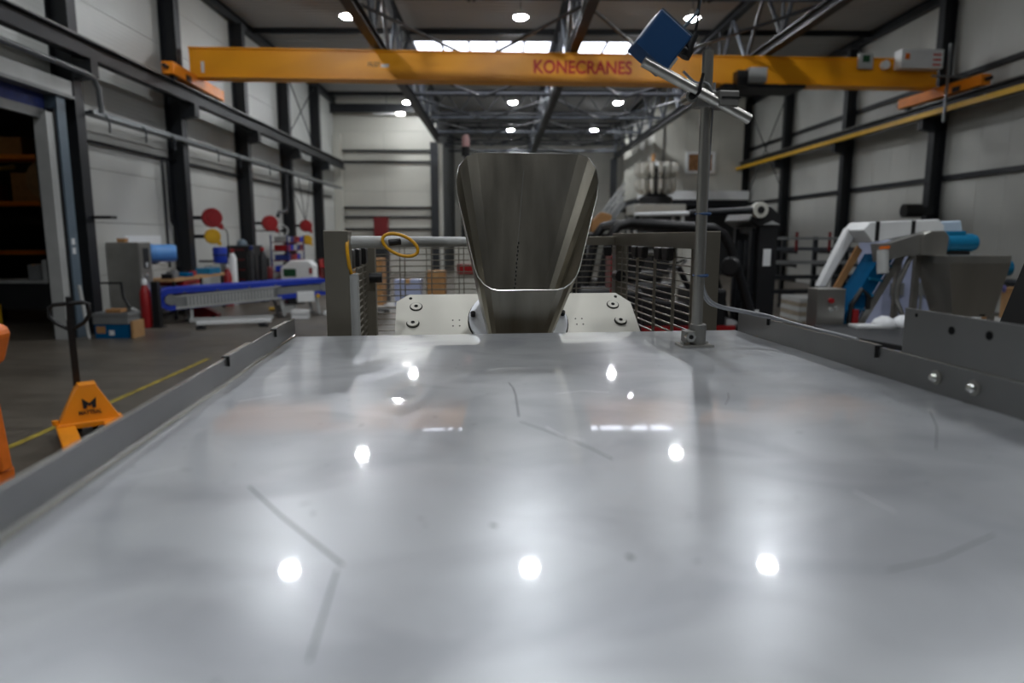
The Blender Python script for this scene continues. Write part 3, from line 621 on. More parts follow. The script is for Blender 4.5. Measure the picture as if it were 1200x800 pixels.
MB().prism([(-.55, -.3, .5), (.55, -.3, .5), (.55, -.3, 1.05), (.4, -.3, 1.2), (-.2, -.3, 1.2), (-.55, -.3, .95)], (0, .6, 0)).build('housing', m_white, t, bevel=.04); MB().box(-.45, -.02, -.312, -.3, .66, .92).build('window', m_green, t); MB().box(.42, .52, -.312, -.3, .75, .95).build('red_panel', m_red, t); MB().box(-.5, .5, -.28, .28, 0, .5).build('base', m_dblue, t)
t = thing('red_trolley', 'red wheeled trolley with dark bags beside the far workbench', 'trolley', (-6.9, 28.0, 0)); MB().box(-.4, .4, -.3, .3, .2, .28).box(-.4, .4, -.3, .3, .75, .8).build('deck', m_red, t); MB().box(-.4, -.36, -.3, .3, .28, 1.1).box(.36, .4, -.3, .3, .28, .8).build('end_frame', m_red, t)
for x in (-.32, .32):
    for y in (-.24, .24): MB().cyl((x-.02, y, .1), (x+.02, y, .1), .1).build('wheel', m_black, t, 40)

# ------------------------------------------------------------------ blue belt conveyor on the left
p0 = Vector((-7.75, 16.0, 0)); p1 = Vector((-4.75, 18.0, 0)); dvv = p1-p0; L0 = dvv.length
t = thing('belt_conveyor', 'low conveyor with bright blue belt and grey slotted side cover', 'conveyor', p0, math.atan2(dvv.y, dvv.x))
zA, zB = .57, .72
def zc(x): return zA+(zB-zA)*x/L0
r_ = .25
def track(d):
    q = []
    for k in range(13): a = math.pi/2+math.pi*k/12; q.append(((r_-d)*math.cos(a), zA+(r_-d)*math.sin(a)))
    for k in range(13): a = -math.pi/2+math.pi*k/12; q.append((L0+(r_-.04-d)*math.cos(a), zB+(r_-.04-d)*math.sin(a)))
    return q
qo, qi = track(0), track(.115); n = len(qo)
MB().add([(x, y, z) for y in (-.36, .36) for q in (qo, qi) for x, z in q], [f for i in range(n) for j in [(i+1) % n] for f in ((i, j, n+j, n+i), (2*n+i, 3*n+i, 3*n+j, 2*n+j), (i, 2*n+i, 2*n+j, j), (n+i, n+j, 3*n+j, 3*n+i))]).build('belt', m_blue, t, 40)
MB().bar((0, -.34, zA-.04), (L0, -.34, zB-.04), .03, .22).build('side_frame', m_grey, t); MB().bar((0, .34, zA-.04), (L0, .34, zB-.04), .03, .22).build('side_frame', m_lgrey, t)
for x in (0, L0): MB().cyl((x, -.38, zc(x)), (x, .38, zc(x)), .12, n=20).build('end_roller', m_grey, t, 40)
sl = L0*.55/26
for k in range(26):
    x = .35+k*sl; MB().box(x, x+sl*.5, -.385, -.355, zc(x)-.19, zc(x)+.05).build('slat', m_lgrey, t)
for x in (.3, .3+L0*.2, .3+L0*.4, L0*.66): MB().box(x-.02, x+.02, -.38, -.345, zc(x)-.16, zc(x)+.16).build('cover_post', m_skin_pipe, t)
MB().bar((.1, -.375, zA-.2), (2.5, -.375, zB-.23), .02, .05).build('lower_rail', m_lgrey, t); MB().bar((.1, -.37, zA-.07), (2.4, -.37, zB-.08), .012, .24).build('side_cover', m_grey, t); MB().bar((.1, -.375, zA+.07), (2.5, -.375, zB+.06), .02, .03).build('upper_rail', m_lgrey, t)
for x in (L0*.12, L0*.68, L0*.93):
    for y in (-.3, .3):
        MB().bar((x, y, zc(x)), (x+(.12 if x > 1 else 0), y, .02), .07, .05, up=(0, 1, 0)).build('leg', m_lgrey, t)
        MB().box(x-.06, x+.2, y-.05, y+.05, 0, .02).build('foot', m_black, t)
MB().box(L0*.74, L0*.86, -.3, .0, .3, .55).build('motor', m_black, t, bevel=.02); MB().box(L0*.80, L0*.92, -.42, -.2, .36, .62).build('control_box', m_white, t, bevel=.01)
MB().cyl((L0*.95, -.4, .5), (L0*.95, -.36, .5), .05).build('stop_button', m_yellow, t, 40)
MB().box(L0*.7, L0*.8, -.25, .1, .1, .28).build('drive_box', m_lgrey, t)
for k, (x0, y0, x1, y1, z, lab) in enumerate(((-6.65, 14.9, -5.2, 15.45, .13, 'pale square profile bar on the trestles before the conveyor'), (-6.95, 15.25, -5.3, 15.9, .15, 'dull square profile bar behind the pale one'))):
    tag(MB().bar((x0, y0, z), (x1, y1, z), .1, .08).build('profile_bar', m_white if k == 0 else m_lgrey, None, bevel=.006), lab, 'bar')
for x, y in ((-6.65, 15.15), (-5.45, 15.6)):
    t = thing('trestle', 'low dark trestle carrying the profile bars', 'trestle', (x, y, 0), R(22), 'low trestles'); MB().box(-.03, .03, -.4, .4, .06, .09).build('crossbar', m_steel, t)
    for s in (-.35, .35): MB().box(-.1, .1, s-.02, s+.02, 0, .06).build('foot', m_steel, t)
for x, y, lab in ((-4.9, 16.7, 'white bundle of short profiles beside the conveyor leg'), (-4.35, 17.6, 'single white short profile lying behind the bundle')):
    t = thing('profile_bundle', lab, 'profiles', (x, y, 0)); 
    for k in range(2 if 'bundle of' in lab else 1): MB().box(-.2, .2, -.1, .1, .01+k*.12, .11+k*.12).build('profile', m_white, t, bevel=.005)
t = thing('angle_grinder', 'yellow and grey hand grinder lying on the floor', 'tool', (-6.1, 18.6, 0), .5); MB().cyl((-.2, 0, .06), (.1, 0, .06), .05).build('body', m_yellow, t, 40); MB().cyl((.14, 0, .0), (.14, 0, .05), .1, n=20).build('disc', m_grey, t, 40); MB().box(.05, .2, -.05, .05, .04, .12).build('head', m_lgrey, t, bevel=.01)

# ------------------------------------------------------------------ back wall furniture
dr2 = root('door_2', (-.9, YE, 0)); 
for k in range(7): MB().box(-2.05, 2.05, -.1, -.03, k*.74+.01, k*.74+.73).build('panel', m_charcoal, dr2)  # dark of the open doorway painted as charcoal panels
for x in (-2.2, 2.05): MB().box(x, x+.15, -.12, 0, 0, 5.2).build('frame', m_wallB, dr2)
MB().box(-2.2, 2.2, -.12, 0, 5.2, 5.35).build('frame', m_wallB, dr2)
# white office block over dark undercroft
of = root('wall_office', (0, 0, 0))
for k, (x0, x1) in enumerate(((8.0, 9.7), (9.7, 11.4), (11.4, 12.7))): panel(of, x0+.006, 36.6, 4.25, x1-x0-.012, .06, 4.9, m_wallB)
for k, (y0, y1) in enumerate(((36.66, 39.7), (39.7, 42.7), (42.7, 45.6))): panel(of, 8.0, y0+.006, 4.25, .06, y1-y0-.012, 4.9, m_wallB)
MB().box(6.9, 12.7, 35.5, 45.6, 3.55, 3.9).build('deck_beam', m_steel, of); MB().box(7.0, 12.7, 35.4, 35.5, 3.86, 4.3).build('deck_edge', m_white, of); MB().box(7.0, 12.7, 35.5, 36.6, 3.9, 3.95).build('deck', m_grey, of)
MB().box(8.2, 12.7, 37.0, 37.1, 0, 3.55).box(8.2, 8.3, 37.1, 45.6, 0, 3.55).build('undercroft_shade', m_charcoal, of)  # shade of the void under the deck painted as charcoal sheets
w2 = root('window_2', (10.45, 36.6, 5.82))
MB().box(-.78, -.62, -.06, .0, -.55, .55).box(.62, .78, -.06, .0, -.55, .55).box(-.62, .62, -.06, 0, .43, .55).box(-.62, .62, -.06, 0, -.55, -.43).build('frame', m_white, w2); MB().box(-.62, .62, -.03, -.015, -.43, .43).build('pane', m_brownpane, w2)
t = thing('steel_staircase', 'steel staircase with sloping handrails leading to the office deck', 'staircase', (0, 0, 0))
for y in (38.4, 39.2):
    MB().bar((4.0, y, .1), (6.88, y, 3.85), .05, .22, up=(0, 0, 1)).build('stringer', m_grey, t)
    for dz in (.35, .7, 1.05): MB().cyl((4.0, y, .1+dz), (6.88, y, 3.85+dz), .035, n=8).build('handrail', m_lgrey, t, 40)
    for k in range(5): x = 4.2+k*.62; MB().cyl((x, y, .1+(x-4.0)*1.302), (x, y, 1.15+(x-4.0)*1.302), .028, n=6).build('rail_post', m_grey, t)
    MB().box(3.85, 4.1, y-.05, y+.05, 0, .12).build('foot', m_steel, t)
for k in range(15): x = 4.12+k*.185; MB().box(x, x+.24, 38.43, 39.17, .32+k*.241, .35+k*.241).build('step', m_grey, t)
t = thing('wall_conduit', 'thin dark conduit bent down the white office block', 'pipe', (0, 0, 0)); MB().tube([(8.15, 36.55, 7.75), (8.45, 36.55, 7.75), (8.5, 36.55, 7.7), (8.5, 36.55, 4.3)], .03, 6).build('pipe', m_steel, t, 50)
# multihead weigher on a platform
t = thing('support_platform', 'pale grey box platform carrying the multihead weigher', 'platform', (6.7, 30, 0))
MB().box(-1.1, 1.1, -.9, .9, 2.92, 3.34).build('deck', m_wallB, t, bevel=.02)
for x in (-1.0, 1.0):
    for y in (-.8, .8): MB().box(x-.06, x+.06, y-.06, y+.06, 0, 2.92).build('leg', m_lgrey, t)
MB().box(-1.0, 1.0, -.03, .03, 1.3, 1.4).build('crossbar', m_lgrey, t)
t = thing('multihead_weigher', 'round multihead weigher with a ring of steel buckets', 'weigher', (6.7, 30, 3.34))
MB().lathe([(0, 0), (.72, 0), (.72, .3), (.5, .42), (.4, .5), (.5, .6), (.5, 1.5), (0, 1.55)]).build('body', m_black, t, 40)
MB().lathe([(0, 1.85), (.5, 1.62), (.62, 1.6), (0, 1.7)]).build('top_cone', m_lgrey, t, 40)
MB().cyl((-.15, 0, 1.5), (-.15, 0, 2.15), .08).build('infeed_pipe', m_box, t, 40)
me_b = None
for k in range(14):
    a = 2*math.pi*k/14
    rotm = Matrix.Rotation(a, 4, 'Z')
    for nm, z0, z1, r0, wd in (('bucket', 1.12, 1.75, .55, .06), ('weigh_bucket', .46, 1.06, .52, .05)):
        b = MB(); b.box(-.5*wd-.04, .5*wd+.04, r0, r0+.36, z0+.2, z1, rotm); pts = [rotm @ Vector(q) for q in ((-.5*wd-.04, r0, z0+.2), (.5*wd+.04, r0, z0+.2), (.5*wd+.04, r0+.36, z0+.2), (-.5*wd-.04, r0+.36, z0+.2), (-.5*wd-.02, r0+.02, z0), (.5*wd+.02, r0+.02, z0), (.5*wd+.02, r0+.18, z0), (-.5*wd-.02, r0+.18, z0))]
        b.add(pts, [(0, 1, 5, 4), (1, 2, 6, 5), (2, 3, 7, 6), (3, 0, 4, 7), (4, 5, 6, 7)]); b.build(nm, m_plate, t)

# stored goods behind the fence, seen through its wires
def cab(nm, loc, sx, sy, h, mat, lab, cat, rz=0):
    t = thing(nm, lab, cat, loc, rz); MB().box(-sx/2, sx/2, -sy/2, sy/2, .08, h).build('body', mat, t, bevel=.01)
    MB().box(-sx/2+.03, sx/2-.03, -sy/2-.015, -sy/2, .12, h-.05).build('door', mat, t, bevel=.005); MB().box(sx/2-.12, sx/2-.09, -sy/2-.035, -sy/2-.015, h*.5, h*.6).build('handle', m_black, t)
    for x in (-sx/2+.06, sx/2-.06):
        for y in (-sy/2+.06, sy/2-.06): MB().box(x-.03, x+.03, y-.03, y+.03, 0, .08).build('foot', m_black, t)
    return t
cab('beige_cabinet', (-.05, 11.5, 0), 1.4, .7, 1.86, m_wallB, 'wide beige cabinet behind the wire fence', 'cabinet')
cab('grey_cabinet', (-3.3, 18, 0), .7, .6, 1.75, m_charcoal, 'dark cabinet behind the fence and yellow cable loop', 'cabinet')
def carton(loc, s, mat, lab, rz=0):
    t = thing('carton', lab, 'box', loc, rz); MB().box(-s[0]/2, s[0]/2, -s[1]/2, s[1]/2, 0, s[2]).build('body', mat, t, bevel=.008); MB().box(-.04, .04, -s[1]/2-.003, s[1]/2+.003, s[2]*.8, s[2]+.003).build('tape', m_wood, t)
t = thing('packing_table', 'low steel packing table behind the wire fence', 'table', (-1.75, 11.2, 0)); MB().box(-.9, .9, -.4, .4, .86, .9).build('top', m_lgrey, t)
for x in (-.82, .82):
    for y in (-.34, .34): MB().box(x-.03, x+.03, y-.03, y+.03, 0, .86).build('leg', m_steel, t)
carton((-2.15, 11.2, .9), (.5, .4, .75), m_box, 'tall brown carton on the packing table behind the fence')
carton((-1.5, 11.2, .9), (.42, .4, .42), m_lilac, 'lilac carton on the packing table behind the fence')
carton((-1.05, 11.2, .9), (.3, .3, .55), m_box, 'narrow brown carton at the end of the packing table')
tag(MB().prism([(-.7, 11.08, 1.40), (-.25, 11.08, 1.42), (-.15, 11.08, 1.48), (-.25, 11.08, 1.54), (-.7, 11.08, 1.56)], (0, .054, 0)).build('red_sign', m_red), 'red arrow shaped plate mounted on the beige cabinet', 'sign')
cab('end_wall_cabinet', (-6.3, 36.7, 0), .7, .6, 3.0, m_dred, 'dark red cabinet at the end wall', 'cabinet')
t = thing('red_machine', 'red machine frame with black parts behind the fence', 'machine', (1.15, 7.4, 0))
MB().box(-.5, .5, -.3, .3, .1, .9).build('base', m_red, t, bevel=.02); MB().box(-.35, .35, -.25, .25, .9, 1.45).build('housing', m_black, t, bevel=.04); MB().box(-.45, -.3, -.2, .2, .9, 1.7).build('mast', m_black, t); MB().box(.0, .14, -.262, -.25, 1.5, 1.8).box(.0, .14, -.25, .1, 1.4, 1.8).build('red_lever', m_red, t)
for x in (-.4, .4):
    for y in (-.25, .25): MB().cyl((x, y, 0), (x, y, .1), .05).build('foot', m_black, t, 40)

# ------------------------------------------------------------------ forklift behind the right-hand fence
t = thing('forklift', 'black forklift truck with red sill parked behind the wire fence', 'forklift', (2.3, 9.2, 0), R(4))
MB().prism([(-1.15, -.5, .25), (.85, -.5, .25), (.85, -.5, .9), (.25, -.5, .72), (.05, -.5, 1.15), (-.95, -.5, 1.3), (-1.2, -.5, 1.1)], (0, 1.0, 0)).build('chassis', m_black, t, bevel=.03)
MB().box(.22, .62, -.42, .42, .72, 1.32).build('dashboard', m_black, t, bevel=.04); MB().box(-1.05, -.1, -.46, .46, 1.1, 1.42).build('hood', m_black, t, bevel=.06); MB().box(-.95, .7, -.53, -.5, .55, .86).build('red_sill', m_red, t); MB().box(-1.3, -1.0, -.48, .48, .35, 1.1).build('counterweight', m_red, t, bevel=.05)
for x, r2 in ((-.8, .25), (.55, .3)):
    for y in (-.48, .48): w_ = MB().cyl((x, y-.1, r2), (x, y+.1, r2), r2, n=24).build('wheel', m_rubber, t, 40); MB().cyl((x, y-.11 if y < 0 else y+.1, r2), (x, y-.1 if y < 0 else y+.11, r2), r2*.55, n=18).build('rim', m_grey, w_, 40)
s_ = MB().box(-.75, -.2, -.3, .3, 1.42, 1.54).build('seat', m_rubber, t, bevel=.04); MB().prism([(-.84, -.3, 1.5), (-.5, -.3, 1.5), (-.44, -.3, 1.7), (-.5, -.3, 1.9), (-.68, -.3, 1.97), (-.86, -.3, 1.85)], (0, .6, 0)).build('backrest', m_rubber, s_, bevel=.05)
MB().lathe([(.13, -.015), (.16, 0), (.13, .015), (.13, -.015)], o=(.08, 0, 1.62), axis=(-.5, 0, .85), n=20).build('steering_wheel', m_black, t, 40); MB().cyl((.3, 0, 1.2), (.09, 0, 1.61), .04).build('steering_column', m_black, t, 40)
for y in (-.46, .46):
    MB().tube([(1.0, y, .7), (.9, y, 1.1), (.62, y, 1.85), (.52, y, 2.02), (.38, y, 2.1), (-.7, y, 2.17), (-.85, y, 2.13), (-.95, y, 2.0), (-1.1, y, 1.2)], .065, 8).build('guard_pillar', m_black, t, 50)
for k in range(6): x = -.85+k*.23; MB().box(x-.03, x+.03, -.46, .46, 2.1, 2.15).build('roof_bar', m_black, t)
for y in (-.34, .34):
    MB().box(1.02, 1.26, y-.06, y+.06, .08, 2.16).build('mast_rail', m_black, t); MB().box(.96, 1.08, y*.75-.04, y*.75+.04, .1, 2.1).build('inner_mast', m_steel, t)
for z in (.25, 1.2, 2.1): MB().box(1.0, 1.2, -.34, .34, z-.06, z+.06).build('mast_crosshead', m_black, t)
st_ = MB().box(1.08, 1.18, -.412, -.404, 1.62, 1.84).build('white_sticker', m_white, t); MB().box(1.0, 1.06, -.412, -.404, .9, 1.05).build('load_plate', m_white, t)
MB().cyl((1.0, -.12, .15), (1.0, -.12, 1.95), .045).build('lift_cylinder', m_steel, t, 40); MB().cyl((1.0, .12, .15), (1.0, .12, 1.95), .045).build('lift_cylinder', m_steel, t, 40)
MB().box(1.27, 1.33, -.42, .42, .35, .5).box(1.27, 1.33, -.42, .42, .75, .86).build('fork_carriage', m_black, t)
for y in (-.28, .28): MB().box(1.33, 1.37, y-.06, y+.06, .05, .85).box(1.37, 2.35, y-.06, y+.06, .05, .09).build('fork', m_steel, t)
MB().lathe([(.0, -.05), (.1, -.05), (.1, .05), (.0, .05)], o=(.97, -.46, 2.335), axis=(0, 1, 0)).build('boom_pivot', m_wallB, t, 40); MB().lathe([(.0, -.06), (.045, -.06), (.045, .0)], o=(.97, -.46, 2.335), axis=(0, 1, 0)).build('pivot_cap', m_black, t, 40)
MB().prism([(.98, -.42, 2.4), (1.15, -.42, 2.38), (1.27, -.42, 2.28), (1.30, -.42, 2.14), (1.0, -.42, 2.12), (.86, -.42, 2.2)], (0, .84, 0)).build('mast_cover', m_black, t, bevel=.02)
MB().prism([(1.05, -.425, 2.15), (1.28, -.425, 2.15), (1.17, -.425, 2.2)], (0, .005, 0)).build('emblem', m_lgrey, t)
MB().cyl((.05, -.46, 2.29), (.92, -.46, 2.33), .045).build('boom_cylinder', m_steel, t, 40); MB().cyl((-.65, -.46, 2.27), (.05, -.46, 2.29), .03).build('boom_rod', m_white, t, 40); MB().bar((-.62, -.46, 2.1), (-.62, -.46, 2.29), .05, .05).build('boom_bracket', m_black, t)
MB().lathe([(0, 0), (.12, 0), (.13, .04), (.1, .07), (0, .07)], o=(.62, -.5, 1.62), axis=(-.6, -.8, 0)).build('mirror', m_black, t, 40)
tag(MB().prism([(1.3, 9.9, 2.05), (1.55, 9.9, 2.1), (1.6, 9.9, 2.3), (1.45, 9.9, 2.35), (1.3, 9.9, 2.2)], (0, .3, 0)).build('work_glove', m_box, None, bevel=.02), 'brown bundle resting on top of the packing stand', 'bundle')
t = thing('packing_stand', 'tall dark stand behind the forklift guard', 'stand', (1.45, 10.05, 0)); MB().box(-.3, .3, -.25, .25, 1.98, 2.04).build('top', m_black, t)
for x in (-.25, .25):
    for y in (-.2, .2): MB().box(x-.03, x+.03, y-.03, y+.03, 0, 1.98).build('leg', m_black, t)
cab('pale_cabinet', (3.35, 12.0, 0), .42, .4, 1.95, m_wallB, 'pale narrow cabinet behind the forklift pillar', 'cabinet')

# ------------------------------------------------------------------ rack with long steel bars on the right
t = thing('bar_rack', 'dark cantilever rack holding long steel bars', 'rack', (9.3, 19.0, 0))
for k in range(6):
    x = -2.2+k*.9; MB().box(x-.05, x+.05, .3, .42, 0, 2.0).build('upright', m_steel, t)
    for z in (.45, .85, 1.25, 1.62): MB().box(x-.035, x+.035, -.5, .3, z-.08, z).build('arm', m_steel, t)
    MB().box(x-.03, x+.03, -.5, -.44, 1.62, 2.12).build('stop_pin', m_dred, t)
    MB().box(x-.05, x+.05, -.55, .45, 0, .08).build('foot', m_steel, t)
for j, (z, m, n_) in enumerate(((1.62, m_tubegrey, 3), (1.25, m_grey, 4), (.85, m_steel, 4), (.45, m_steel, 4))):
    for k in range(n_):
        y = 18.62+k*.17; tag(MB().bar((6.7+.1*random.random(), y, z+.045), (13.0-.8*random.random(), y, z+.045), .09, .08).build('steel_bar', m), 'long square steel bar lying on the %s arms of the cantilever rack' % ('topmost', 'upper middle', 'lower middle', 'lowest')[j], 'bar', 'bars on the %s rack arms' % ('topmost', 'upper middle', 'lower middle', 'lowest')[j])
tag(MB().bar((6.9, 18.46, 1.95), (12.4, 18.46, 1.95), .05, .07).build('guard_bar', m_grey), 'grey top guard bar tied across the rack stop pins', 'bar')
t = thing('timber_stack', 'low stack of pale boards on the floor before the rack', 'boards', (7.9, 15.2, 0))
for k in range(6): MB().box(-1.4, 1.4, -.5, .5, .08+k*.1, .17+k*.1).build('board', m_lgrey if k % 2 else M('weathered_board', (138, 128, 112), .7, 0, .15, 4), t)
for x in (-1.1, 1.1): MB().box(x-.06, x+.06, -.5, .5, 0, .08).build('bearer', m_wood, t)
t = thing('pump', 'small dark blue pump on the pale boards', 'pump', (8.0, 15.0, .67)); MB().cyl((-.2, 0, .14), (.15, 0, .14), .12, n=18).build('motor', m_blue, t, 40); MB().cyl((.15, 0, .14), (.32, 0, .14), .17, n=18).build('casing', m_grey, t, 40); MB().box(-.2, .25, -.1, .1, 0, .03).build('base', m_steel, t)
for z, m in ((.75, m_lgrey), (.6, m_grey)): tag(MB().cyl((XR-.25, 9, z+.1), (XR-.25, 20.4, z+.1), .07, n=10).build('wall_pipe', m_steel if m is m_grey else m_tubegrey, None, 40), 'thick %s pipe low along the wall behind the rack' % ('dark' if m is m_grey else 'grey'), 'pipe')
t = thing('wall_camera', 'black box lamp on the column above the white conveyor covers', 'lamp', (12.15, 20.3, 2.75)); MB().cyl((-.27, 0, 0), (.22, 0, 0), .2, n=16).build('housing', m_black, t, 40); MB().box(.2, .6, -.08, .2, -.1, .1).build('bracket', m_steel, t)

# ------------------------------------------------------------------ dark bench and elevator conveyor on the right
t = thing('dark_bench', 'black topped steel bench beside the table wall', 'bench', (4.3, 6.6, 0))
MB().prism([(-.88, .75, 1.0), (-1.0, .1, 1.0), (-.75, -.75, 1.0), (.38, -.75, 1.0), (.38, .8, 1.0)], (0, 0, .05)).build('top', m_charcoal, t, bevel=.006)
for x, y in ((-.75, .6), (.3, .65), (-.6, -.6), (.3, -.6)): MB().box(x-.04, x+.04, y-.04, y+.04, 0, 1.0).build('leg', m_steel, t)
for k, (x, y, s) in enumerate(((4.05, 7.1, .13), (4.28, 7.15, .12), (4.4, 7.0, .11))):
    b = MB(); prof = [(0, 0), (s*.9, .0), (s, .03), (s*.8, .08), (s*.3, .12), (0, .1)]; b.lathe(prof, o=(x, y, 1.05), n=9)
    o = b.build('plastic_bag', m_whiteplastic, None, 60); tag(o, 'crumpled white plastic bag lying on the black bench', 'bag', 'white bags on the black bench')
tag(MB().box(3.72, 4.0, 7.0, 7.2, 1.05, 1.08).build('white_tray', m_white, None, bevel=.005), 'flat white tray on the black bench', 'tray')

EY = 7.65
t = thing('elevator_conveyor', 'inclined conveyor with white covers and teal cleated belt', 'conveyor', (4.3, EY, 0))
def ep(name, pts, y0, y1, mat, bevel=0, parent=None): return MB().prism([(x-4.3, y0, z) for x, z in pts], (0, y1-y0, 0)).build(name, mat, parent or t, bevel=bevel)
ep('belt', [(3.80, .95), (3.98, .95), (4.42, 1.80), (4.26, 1.80)], -.02, .34, m_tealbelt)
for k in range(5):
    f_ = k/5+.08; x = 3.93+.44*f_; z = .98+.82*f_; MB().bar((x-4.3-.10, -.045, z), (x-4.3+.05, -.045, z-.03), .03, .03).build('cleat', m_teal, t)
ep('side_rail', [(3.96, .9), (4.04, .9), (4.52, 1.80), (4.44, 1.80)], -.06, -.02, m_stain); ep('side_rail', [(3.70, 1.3), (3.75, 1.28), (4.10, 1.98), (4.05, 2.0)], .3, .34, m_stain)
ep('inner_guide', [(3.80, 1.25), (3.86, 1.22), (4.18, 1.84), (4.12, 1.9)], .24, .27, m_box)
ep('incline_cover', [(3.72, 1.42), (3.80, 1.42), (4.10, 2.0), (4.02, 2.10)], .28, .40, m_white, .008)
ep('top_cover', [(4.02, 2.07), (4.10, 2.16), (4.86, 2.19), (4.93, 2.12), (4.95, 1.87), (4.9, 1.87), (4.86, 2.02), (4.5, 2.0), (4.14, 1.93)], -.04, .42, m_white, .012)
ep('end_cover', [(4.90, 2.16), (5.22, 2.18), (5.30, 1.85), (5.25, 1.87), (5.2, 1.95), (4.95, 1.95)], .12, .5, m_pale, .012)
ep('cover_hinge', [(4.16, 1.95), (4.20, 1.95), (4.20, 2.165), (4.16, 2.165)], -.05, -.04, m_black); ep('cover_hinge', [(4.56, 2.0), (4.60, 2.0), (4.60, 2.175), (4.56, 2.175)], -.05, -.04, m_black)
ep('head_trough', [(4.10, 1.92), (4.25, 1.93), (4.60, 2.04), (4.62, 1.80), (4.40, 1.78), (4.15, 1.72)], -.2, -.06, m_staind, .004)
ep('head_box', [(4.58, 1.80), (4.84, 1.78), (4.85, 2.0), (4.80, 2.06), (4.66, 2.06), (4.58, 2.02)], -.26, -.06, m_stain, .006)
ep('orange_strip', [(4.13, 1.86), (4.24, 1.87), (4.24, 1.90), (4.13, 1.89)], -.212, -.2, m_orplast)
MB().cyl((-.13, -.24, 1.6), (-.13, -.2, 1.85), .06).build('sensor', m_lgrey, t, 40)
MB().tube([(.26, -.1, 1.8), (.22, -.1, 1.72), (.12, -.1, 1.45), (.12, -.1, 1.3), (.25, -.1, 1.05), (.25, -.1, 0)], .028, 8).build('bent_leg', m_stain, t, 40)
MB().tube([(-.42, -.15, .9), (-.40, -.15, 1.25), (-.3, -.15, 1.42), (-.22, -.15, 1.35), (-.22, -.15, 1.2)], .03, 8).build('guard_hoop', m_black, t, 60)
MB().box(-.4, -.34, -.2, -.14, 1.0, 1.2).build('red_switch', m_red, t)
mt = MB().cyl((.66, -.02, 1.93), (.96, -.02, 1.93), .10, n=20).build('motor', m_teal, t, 40); MB().box(.66, .86, -.08, .06, 2.0, 2.06).build('terminal_box', m_teal, mt, bevel=.01); MB().cyl((.96, -.02, 1.93), (1.0, -.02, 1.93), .085, n=20).build('fan_cover', m_teal, mt, 40); MB().box(.7, .92, -.08, .04, 1.78, 1.84).build('motor_foot', m_black, mt)
cb = MB().box(-.81, -.50, -.2, .05, 1.0, 1.43).build('control_box', m_stain, t, bevel=.006); MB().cyl((-.66, -.225, 1.3), (-.66, -.2, 1.3), .03).build('stop_button', m_red, cb, 40); MB().cyl((-.66, -.22, 1.2), (-.66, -.2, 1.2), .025).build('start_button', m_lgrey, cb, 40); MB().cyl((-.60, -.22, 1.22), (-.60, -.2, 1.22), .02).build('lamp_button', m_lgrey, cb, 40)
for x in (-.75, -.42, .38, .95):
    for y in (.0, .36) if x < .5 else (.36,): MB().box(x-.03, x+.03, y-.03, y+.03, 0, 1.0 if x < 0 else 1.8).build('leg', m_stain, t)
ep('lower_frame', [(3.5, .25), (5.35, .25), (5.35, .33), (3.5, .33)], -.12, -.06, m_stain)
t = thing('discharge_funnel', 'square stainless funnel under the teal motor', 'funnel', (5.05, 7.45, 0))
b = MB(); b.frustum((.05, 0, 1.14), .22, .2, (0, 0, 1.72), .33, .3); b.box(-.33, .33, -.3, .3, 1.72, 1.80); b.build('body', m_stain, t, bevel=.004); MB().box(.12, .18, -.205, -.2, 1.15, 1.22).build('slot', m_black, t)
for x in (-.2, .26):
    for y in (-.18, .18): MB().box(x-.025, x+.025, y-.025, y+.025, 0, 1.16).build('leg', m_stain, t)
t = thing('wrapped_crate', 'large crate wrapped in pale lilac film behind the belt', 'crate', (5.42, 9.2, 0)); MB().box(-.42, .42, -.35, .35, .12, 1.95).build('body', m_lilac, t, bevel=.02)
for z, x in ((1.3, .08), (1.3, -.24)): MB().box(x-.09, x+.09, -.365, -.35, z-.06, z+.1).build('latch', m_grey, t)
MB().box(.065, .095, -.37, -.35, .85, 1.7).build('lock_rod', m_grey, t); MB().box(-.42, .42, -.362, -.35, .78, .82).build('seam', m_grey, t)
for x in (-.33, 0, .33): MB().box(x-.06, x+.06, -.35, .35, 0, .12).build('bearer', m_wood, t)
t = thing('supply_shelf', 'low pale table with cleaning things behind the funnel', 'table', (6.5, 9.0, 0)); MB().box(-.5, .7, -.3, .3, .86, .9).build('top', m_lgrey, t)
for x in (-.42, .62):
    for y in (-.24, .24): MB().box(x-.03, x+.03, y-.03, y+.03, 0, .86).build('leg', m_steel, t)
t = thing('spray_bottle', 'white spray bottle with red collar on the low table', 'bottle', (6.25, 8.85, .9)); MB().lathe([(0, 0), (.07, 0), (.075, .03), (.06, .2), (.025, .27), (0, .27)]).build('body', m_white, t, 50); MB().lathe([(0, .27), (.03, .27), (.03, .31), (0, .31)]).build('collar', m_red, t, 50); MB().box(-.03, .09, -.02, .02, .31, .36).build('trigger_head', m_white, t, bevel=.006)
carton((6.45, 9.05, .9), (.2, .2, .3), m_box, 'small open brown carton beside the spray bottle')
carton((6.95, 9.1, .9), (.24, .2, .42), m_wood, 'pale brown carton under the purple hose end')
tag(MB().tube([(6.2+.36+.36*math.cos(a), 9.15, 1.12+.27*math.sin(a)) for a in [math.pi*k/12 for k in range(13)]], .04, 8).build('purple_hose', m_purple, None, 60), 'arched purple hose standing over the small cartons', 'hose')
t = thing('teal_valve', 'dark teal valve motor with white flange by the wall pipes', 'valve', (6.85, 9.3, 1.32)); MB().cyl((-.1, 0, .25), (.12, 0, .25), .11, n=18).build('body', m_teal, t, 40); MB().cyl((-.1, 0, .05), (-.08, 0, .38), .02).build('flange', m_white, t, 40); MB().box(-.05, .05, -.05, .05, 0, .16).build('neck', m_steel, t)
